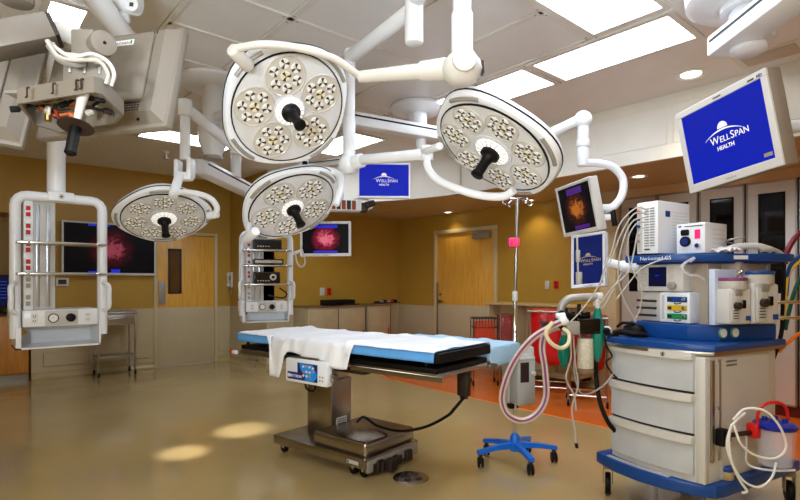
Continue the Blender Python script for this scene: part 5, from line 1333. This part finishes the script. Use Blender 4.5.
# vaporizers
def vaporizer(x, y, sc_, ring_m, label):
    M = frame((x, y, 1.10), Vector((.25, .97, 0)), Vector((-.97, .25, 0)), UP)
    V = thing('vaporizer', label, 'vaporizer', M=MA @ M @ Matrix.Scale(sc_, 4), group='vaporizers on the machine')
    k = MB(); k.box((-.075, -.05, .0), (.075, .06, .19), .014); fb = k.build('body', cream, V)
    k = MB(); k.box((-.072, -.062, .01), (-.01, -.048, .17), .006); k.build('front_plate', lgrey, V)
    k = MB(); k.rod((0, 0, .185), (0, 0, .235), .068, .006, n=26); k.build('dial', mat('dial_grey', (190, 182, 170), .4), V)
    k = MB(); k.rod((0, 0, .232), (0, 0, .250), .071, .004, n=26); k.build('dial_ring', ring_m, V)
    k = MB(); k.box((.005, -.056, .085), (.035, -.048, .13), .003, seg=1); k.build('filler_window', bgloss, V)
    k = MB(); k.rod((-.04, -.05, .10), (-.04, -.085, .10), .02, .004, n=14); k.build('filler_cap', dark, V)
    k = MB(); k.box((.035, -.054, .02), (.065, -.049, .045)); k.build('blue_label', blue, V)
    k = MB(); k.box((-.05, -.066, .15), (.0, -.05, .19), .008); k.build('lock_lever', mgrey, V)
    k = MB()
    for i in range(4): k.box((-.06, -.0635, .03 + i * .014), (-.025, -.0615, .035 + i * .014))
    k.build('body_print', txt, fb)
    return V
k = MB(); k.box((.56, .26, 1.09), (.60, .78, 1.44), .006); k.build('vaporizer_rail', mat('rail_blue_grey', (196, 204, 222), .4), A)
vaporizer(.65, .36, 1.15, purple, 'vaporizer with a purple ring, left one of the pair on the machine')
vaporizer(.70, .55, 1.32, blue, 'vaporizer with a blue ring, right one of the pair on the machine')
k = MB(); k.tube([(.66, .42, 1.35), (.66, .40, 1.40), (.68, .43, 1.43), (.66, .45, 1.38)], .006, n=6); k.build('ring_handle', chrome, A)
for z in (1.13, 1.23):
    k = MB(); k.rod((.72, .74, z), (.80, .86, z), .012, .003, n=10); k.build('outlet_bar', chrome, A)
# top shelf
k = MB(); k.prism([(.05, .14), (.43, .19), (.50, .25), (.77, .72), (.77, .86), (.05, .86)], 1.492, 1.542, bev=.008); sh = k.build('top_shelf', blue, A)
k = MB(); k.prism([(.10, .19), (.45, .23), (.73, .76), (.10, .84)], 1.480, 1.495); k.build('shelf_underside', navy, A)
MT = frame(Vector((.26, .1665, 1.507)), Vector((.38, .05, 0)), Vector((-.05, .38, 0)), UP) @ FACE
text('Narkomed GS', .036, txw, sh, Matrix.Translation((0, -.001, 0)) @ MT, 'shelf_lettering')
k = MB(); M = frame(Vector((.635, .485, 1.517)), Vector((.27, .47, 0)), Vector((-.47, .27, 0)), UP); k.box((-.045, -.003, -.012), (.045, .002, .012), M=M); k.build('shelf_label', label_w, sh)
for (x, y) in ((.08, .80), (.60, .80)):
    k = MB(); k.box((x, y, .98), (x + .04, y + .04, 1.5), .004); k.build('tower_post', alu, A)
# boxes on the shelf
def mthing(name, label, cat, x, y, z, group=None, rz=0):
    return thing(name, label, cat, M=MA @ Matrix.Translation((x, y, z)) @ Matrix.Rotation(rz, 4, 'Z'), group=group)
t = mthing('monitor_box', 'tall white monitor case with side vents on the left of the top shelf', 'monitor', .19, .36, 1.542)
k = MB(); k.box((-.08, -.18, .01), (.08, .18, .365), .008); k.build('case', white, t)
k = MB()
for i in range(15):
    for j in range(2): k.box((-.02 + j * .042, -.183, .06 + i * .018), (.014 + j * .042, -.179, .068 + i * .018))
k.build('front_vent', mgrey, t)
k = MB(); k.box((-.075, -.186, .03), (-.035, -.178, .345), .003, seg=1); cp = k.build('connector_strip', lgrey, t)
for i in range(5):
    k = MB(); z = .30 - i * .05; k.rod((-.055, -.186, z), (-.055, -.205, z), .011, .003, n=12); k.build('connector', [red, navy, blue, lgrey, mgrey][i], cp)
k = MB(); k.box((.0805, -.10, .26), (.082, -.05, .30)); k.build('blue_sticker', blue, t)
k = MB()
for i in range(12): k.box((.0795, -.02, .05 + i * .022), (.081, .15, .053 + i * .022))
k.build('side_ridge', lgrey, t)
k = MB(); k.box((-.02, -.1815, .035), (.02, -.1795, .045)); k.build('maker_print', txt, t)
for sx in (-.06, .06):
    k = MB(); k.box((sx - .015, -.16, 0), (sx + .015, .16, .012)); k.build('foot', black, t)
t = mthing('gas_monitor', 'small white gas monitor with a pink sticker on the top shelf', 'monitor', .405, .45, 1.542, rz=R(2))
k = MB(); k.box((-.095, -.135, .006), (.095, .135, .205), .006); k.build('case', white, t)
k = MB(); k.cyl((-.03, -.135, .085), (-.03, -.15, .085), .034, n=20); k.m(1).cyl((-.03, -.15, .085), (-.03, -.153, .085), .024, n=20); k.m(0).box((-.06, -.15, .125), (-.005, -.135, .165), .01); k.build('water_trap', [black, navy], t)
k = MB(); k.box((.03, -.139, .10), (.065, -.135, .16)); k.build('pink_sticker', hotpink, t)
k = MB(); k.rod((.05, -.135, .055), (.05, -.15, .055), .02, .004, n=14); k.m(1).cyl((.05, -.15, .055), (.05, -.152, .055), .014, n=12); k.build('gas_port', [lgrey, navy], t)
k = MB(); k.box((-.08, -.137, .182), (-.06, -.135, .192)); k.box((-.04, -.137, .182), (.08, -.135, .188)); k.build('front_print', txt, t)
k = MB()
for i in range(5): k.box((.094, -.05, .04 + i * .03), (.0962, .1, .043 + i * .03))
k.build('side_ridge', lgrey, t)
t = mthing('telephone_handset', 'pale handset with coiled tubing lying on the right of the top shelf', 'handset', .62, .62, 1.542)
k = MB(); k.tube([(-.10, -.1, .03), (-.04, -.05, .05), (.03, .03, .05), (.08, .10, .025)], .022, n=10); k.build('grip', cream, t, smooth=60)
k = MB(); k.tube([(.05, .03, .02), (.08, .08, .03), (.10, .12, .02), (.12, .15, -.005), (.13, .16, -.04)], .014, n=8); k.build('hose_end', cable, t)
k = MB(); pts = [(-.07 + .05 * math.cos(a), -.02 + .08 * math.sin(a), .055 + .006 * i) for i, a in enumerate([j * .7 for j in range(10)])]; k.tube(pts, .006, n=6); k.build('coil', mgrey, t)
k = MB(); k.m(0)
g = []
for i in range(7):
    g.append([k.bm.verts.new((-.02 + j * .025 - .09, -.10 + i * .025 - .05, .006 + .02 * abs(math.sin(i * 1.3 + j)) + .02 * (i % 2))) for j in range(7)])
for i in range(6):
    for j in range(6): k.bm.faces.new((g[i][j], g[i][j + 1], g[i + 1][j + 1], g[i + 1][j]))
o = k.build('crumpled_wrap', papers, smooth=0); md = o.modifiers.new('thickness', 'SOLIDIFY'); md.thickness = .002
o.matrix_basis = MA @ Matrix.Translation((.585, .53, 1.542)); tag(o, 'crumpled clear wrapper beside the small white gas monitor', 'wrapper')
# headrest and mask on the work surface
t = mthing('head_strap', 'black padded headrest lying on the left end of the blue work top', 'headrest', .06, .10, .985)
k = MB(); k.ball((.05, .05, .045), .05, n=16, sc=(1.6, 1.2, .9)); k.build('cushion', black, t, smooth=60)
k = MB(); k.tube([(-.05, -.02, .02), (.02, -.04, .03), (.10, -.01, .025), (.15, .05, .02)], .02, n=8); k.tube([(-.06, .02, .06), (0, .0, .09), (.08, .02, .09)], .01, n=6); k.build('strap', black, t)
t = mthing('gauze_ball', 'white round cap beside the black headrest', 'cap', -.01, .02, .985)
k = MB(); k.ball((0, 0, .035), .034, n=14); k.build('cap', white, t); k = MB(); k.rod((0, 0, 0), (0, 0, .02), .02, n=12); k.build('base', lgrey, t)

# suction jar on the side
t = mthing('suction_jar', 'clear suction jar with navy lid and red handle at the machine side', 'suction jar', .85, .44, .27)
t.matrix_basis = t.matrix_basis @ Matrix.Scale(.84, 4)
k = MB(); k.lathe([(.095, 0), (.105, .01), (.112, .2), (.118, .27)], n=30); k.build('jar', jar, t)
k = MB(); k.lathe([(.13, .262), (.135, .27), (.135, .29), (.11, .305), (.06, .315)], n=30); k.build('lid', mat('lid_navy', (24, 40, 140), .35), t)
for a in (.3, 2.0, 3.6, 5.0):
    k = MB(); k.rod((.06 * math.cos(a), .06 * math.sin(a), .305), (.06 * math.cos(a), .06 * math.sin(a), .335), .018, .004, n=12); k.build('lid_port', MATS['lid_navy'], t)
k = MB(); k.tube([(-.05, -.12, .24), (-.055, -.115, .36), (-.03, -.07, .43), (.02, .0, .445), (.05, .05, .40), (.055, .06, .32)], .011, n=10); k.build('handle', red, t)
k = MB(); k.box((-.12, -.15, .19), (-.04, -.08, .29), .012); k.build('bracket', red, t)
k = MB()
for i in range(5): k.box((-.113, -.035, .05 + i * .035), (-.1105, -.01, .052 + i * .035))
k.build('jar_scale', lgrey, t)
k = MB()
cyc = MA @ Vector((.84, .40, .36))
def coil(pts, r, m, name, label, cat='hose', n=8):
    k = MB(); k.tube(pts, r, n=n); return solo(name, k, m, label, cat, base=pts[0])
coil([at(733, 420, 2.62), at(745, 409, 2.62), at(765, 411, 2.60), at(780, 427, 2.60), at(786, 447, 2.60), at(776, 458, 2.60), at(757, 456, 2.60), at(741, 444, 2.60), at(733, 424, 2.62), at(729, 440, 2.62), at(733, 465, 2.62), at(745, 482, 2.62), at(760, 487, 2.62), at(772, 477, 2.64), at(776, 463, 2.7)], .006, mat('suction_tube', (226, 222, 210), .25), 'suction_hose', 'long clear suction hose coiled around the navy-lidded jar')
coil([at(745, 413, 2.66), at(732, 426, 2.66), at(727, 445, 2.66), at(733, 466, 2.66), at(741, 482, 2.66), at(747, 491, 2.66), at(742, 493, 2.66)], .0065, MATS['suction_tube'], 'suction_hose', 'short clear suction hose hanging left of the jar, its end near the platform')
k = MB(); k.tube([(-.12, -.13, .24), (-.12, -.135, .1), (-.11, -.13, -.01), (.0, -.06, -.03), (.1, .06, -.02)], .008, n=6); k.build('wire_holder', white, t)

# absorber assembly on the left of the machine
dA = 3.2
k = MB(); k.tube([at(562, 318, dA), at(561, 308, dA), at(567, 300, dA), at(578, 297.5, dA), at(600, 297, dA)], .024, n=12); k.build('bent_tube', mgrey, A, world=True)
k = MB(); k.rod(at(597, 297, dA), at(597, 306, dA), .022, .003); k.rod(at(596, 297, dA), at(602, 297, dA), .028, .004); k.build('bag_port', lgrey, A, world=True)
Mv = lambda px, py, d: frame(at(px, py, d), RT, FW, UP)
k = MB(); k.box((-.075, -.06, -.045), (.07, .07, .05), .01, M=Mv(586, 326, dA)); k.box((-.05, -.03, .05), (.02, .03, .09), .01, M=Mv(586, 326, dA)); k.build('absorber_head', bgloss, A, world=True)
k = MB(); k.box((-.05, -.08, -.04), (.03, .02, .04), .008, M=Mv(571, 327, dA)); k.build('absorber_side', mgrey, A, world=True)
k = MB(); p = at(585.5, 338, dA); k.rod(p, p - UP * .185, .047, .005, n=24); k.build('absorber_canister', beigec, A, world=True)
k = MB(); k.rod(p - UP * .185, p - UP * .215, .05, .006, n=24); k.build('canister_base', mat('canister_brown', (120, 96, 70), .4), A, world=True)
k = MB()
for (a, b, c_, d_) in ((556, 320, 570, 332), (560, 314, 578, 320), (590, 330, 608, 332)):
    k.rod(at(a, b, dA - .04), at(c_, d_, dA), .026, .006, n=12)
for (a, b) in ((566, 312), (579, 308), (573, 316)): k.rod(at(a, b + 6, dA), at(a, b - 4, dA), .012, .003, n=10)
k.build('valve_block', black, A, world=True)
k = MB(); k.rod(at(566, 322, dA - .06), at(561, 319, dA - .1), .02, .004, n=14); k.rod(at(556, 316, dA - .08), at(565, 315, dA - .08), .016, .003, n=12); k.build('valve_cap', label_w, A, world=True)
k = MB(); k.rod(at(592, 331, dA + .02), LP(.03, .15, .955), .02, .004, n=12); k.build('absorber_bracket', dsteel, A, world=True)
def bagthing(px, y0, y1, d, r, label, seed):
    top, bot = at(px, y0, d), at(px, y1, d); h = (top - bot).length; k = MB(); rings = []; n = 22
    random.seed(seed); ph = random.uniform(0, 6)
    for j in range(14):
        v = j / 13; rr = r * (.28 + .95 * math.sin(PI * min(1, v * .85 + .08)) ** 1.2) * (1 if j < 13 else .5)
        rings.append([k.bm.verts.new((rr * (1 + .10 * math.sin(6 * a + ph)) * math.cos(a), rr * (1 + .10 * math.sin(6 * a + ph)) * math.sin(a), -h * v)) for a in [2 * PI * i / n for i in range(n)]])
    k.skin(rings); t = thing('breathing_bag', label, 'breathing bag', top); k.build('bag', teal, t, smooth=60)
    k = MB(); k.rod((0, 0, -.01), (0, 0, .02), .016, .003, n=12); k.build('neck', lgrey, t)
bagthing(597.5, 307, 362, dA - .02, .030, 'dark green breathing bag hanging at the left of the machine, the nearer one', 1)
bagthing(564, 334, 368, dA + .12, .030, 'green breathing bag hanging behind the clear hose loop', 2)
lp = [(561, 322), (549, 328), (532, 339), (515, 360), (505, 383), (502, 401), (508, 415), (522, 421), (537, 414), (546, 397), (545, 370), (542, 347), (546, 333), (557, 327)]
P = [at(a, b, 3.08 + .02 * i) for i, (a, b) in enumerate(lp)]
k = MB(); k.tube(P, .0205, n=10); t = thing('breathing_hose', 'clear corrugated breathing hose with purple stripe hanging in a long loop', 'hose', P[0])
k.build('hose', mat('hose_clear', (208, 190, 176), .25, var=.06, vscale=30), t, world=True, smooth=60)
k = MB(); k.tube([p + (Vector((0, 0, EYE)) - p).normalized() * .0175 for p in P], .0075, n=6); k.build('purple_stripe', purple, t, world=True, smooth=60)
k = MB(); k.rod(P[0], P[0] + (P[0] - P[1]).normalized() * .04, .026, .004, n=14); k.rod(P[-1], P[-1] + (P[-1] - P[-2]).normalized() * .04, .026, .004, n=14); k.build('connector', label_w, t, world=True)
coil([at(553, 322, 3.0), at(546, 332, 3.0), at(550, 342, 3.0), at(560, 348, 3.02), at(568, 344, 3.04), at(569, 334, 3.06), at(563, 328, 3.08)], .012, mat('beige_hose', (214, 200, 160), .35), 'short_hose', 'short cream hose curling under the absorber')
coil([at(597, 352, 3.3), at(596, 375, 3.3), at(600, 402, 3.28), at(608, 422, 3.26), at(618, 434, 3.3)], .014, black, 'black_hose', 'thick black hose bending from the green bag down to the drawers')
ws = [[(573, 330), (575, 360), (578, 385), (572, 408), (575, 430), (576, 444)], [(570, 332), (571, 358), (566, 378), (574, 395), (576, 410)], [(580, 335), (574, 365), (579, 390), (588, 394), (604, 385), (614, 372)], [(604, 330), (606, 345), (612, 356), (606, 362), (611, 372), (617, 378)], [(568, 322), (580, 317), (596, 312), (604, 306), (612, 292), (622, 272)]]
names = ['longest thin grey wire hanging below the absorber, black plug at its end', 'thin grey wire hanging just left of the longest one', 'thin wire sagging from the absorber across to the drawers', 'black wire twisting down behind the left edge of the work top', 'pale thin tube arching from the absorber up past the green bag']
for q, nm, m_ in zip(ws, names, (cable, cable, mgrey, black, cable)):
    coil([at(a, b, 3.22) for a, b in q], .0055, m_, 'hanging_wire', nm, 'wire', 6)
k = MB(); k.rod(at(576, 443, 3.22), at(577, 448, 3.22), .01, .002, n=8); solo('wire_plug', k, black, 'small black plug at the end of the longest hanging wire', 'plug')
ec = [[(646, 213), (634, 214), (622, 232), (610, 262), (596, 290), (580, 312), (566, 326)], [(646, 217), (632, 222), (622, 245), (618, 275), (624, 300), (636, 322)], [(647, 222), (636, 224), (628, 240), (630, 265), (640, 285), (641, 305), (634, 322)], [(646, 227), (638, 232), (634, 252), (628, 272), (612, 288), (600, 304)], [(668, 258), (655, 262), (640, 270), (628, 284), (616, 300)], [(648, 210), (636, 208), (620, 224), (612, 250), (604, 270), (600, 285)]]
en = ['pale monitor cable sweeping furthest left down to the absorber', 'pale monitor cable dropping to the left end of the work top', 'pale monitor cable hanging closest to the display unit', 'pale monitor cable curving down behind the white screen arm', 'pale cable sagging below the top shelf edge', 'uppermost pale monitor cable arching over to the narrow screens']
for q, nm in zip(ec, en): coil([at(a, b, 3.04 + .01 * i) for i, (a, b) in enumerate(q)], .0042, cable, 'monitor_cable', nm, 'cable', 6)
coil([at(690, 262, 2.98), at(694, 258, 2.98), at(682, 266, 2.95), at(688, 274, 2.95), at(698, 276, 2.95), at(704, 280, 2.96)], .008, jar, 'clear_tube', 'clear tube with a connector drooping below the pink-stickered monitor')
hs = [([(812, 225), (797, 236), (788, 250), (785, 264)], .016, maroon, 'dark red gas hose at the right edge above the shelf'), ([(812, 258), (796, 264), (788, 276), (785, 300), (782, 320)], .012, yellow, 'yellow gas hose curving in at the right edge'),
      ([(812, 250), (797, 258), (789, 270), (786, 296)], .012, blue, 'blue gas hose curving in above the yellow one'), ([(812, 270), (800, 280), (792, 300), (785, 330)], .012, mat('green_hose', (20, 80, 60), .4), 'dark green gas hose below the yellow one'),
      ([(784, 262), (783, 300), (781, 335), (770, 368), (765, 392), (768, 412)], .012, black, 'black hose running down the machine side to the suction jar'), ([(812, 326), (796, 336), (784, 346), (779, 352)], .010, oranget, 'orange tube crossing in at the right edge')]
for q, r_, m_, nm in hs: coil([at(a, b, 3.22) for a, b in q], r_, m_, 'gas_hose', nm)
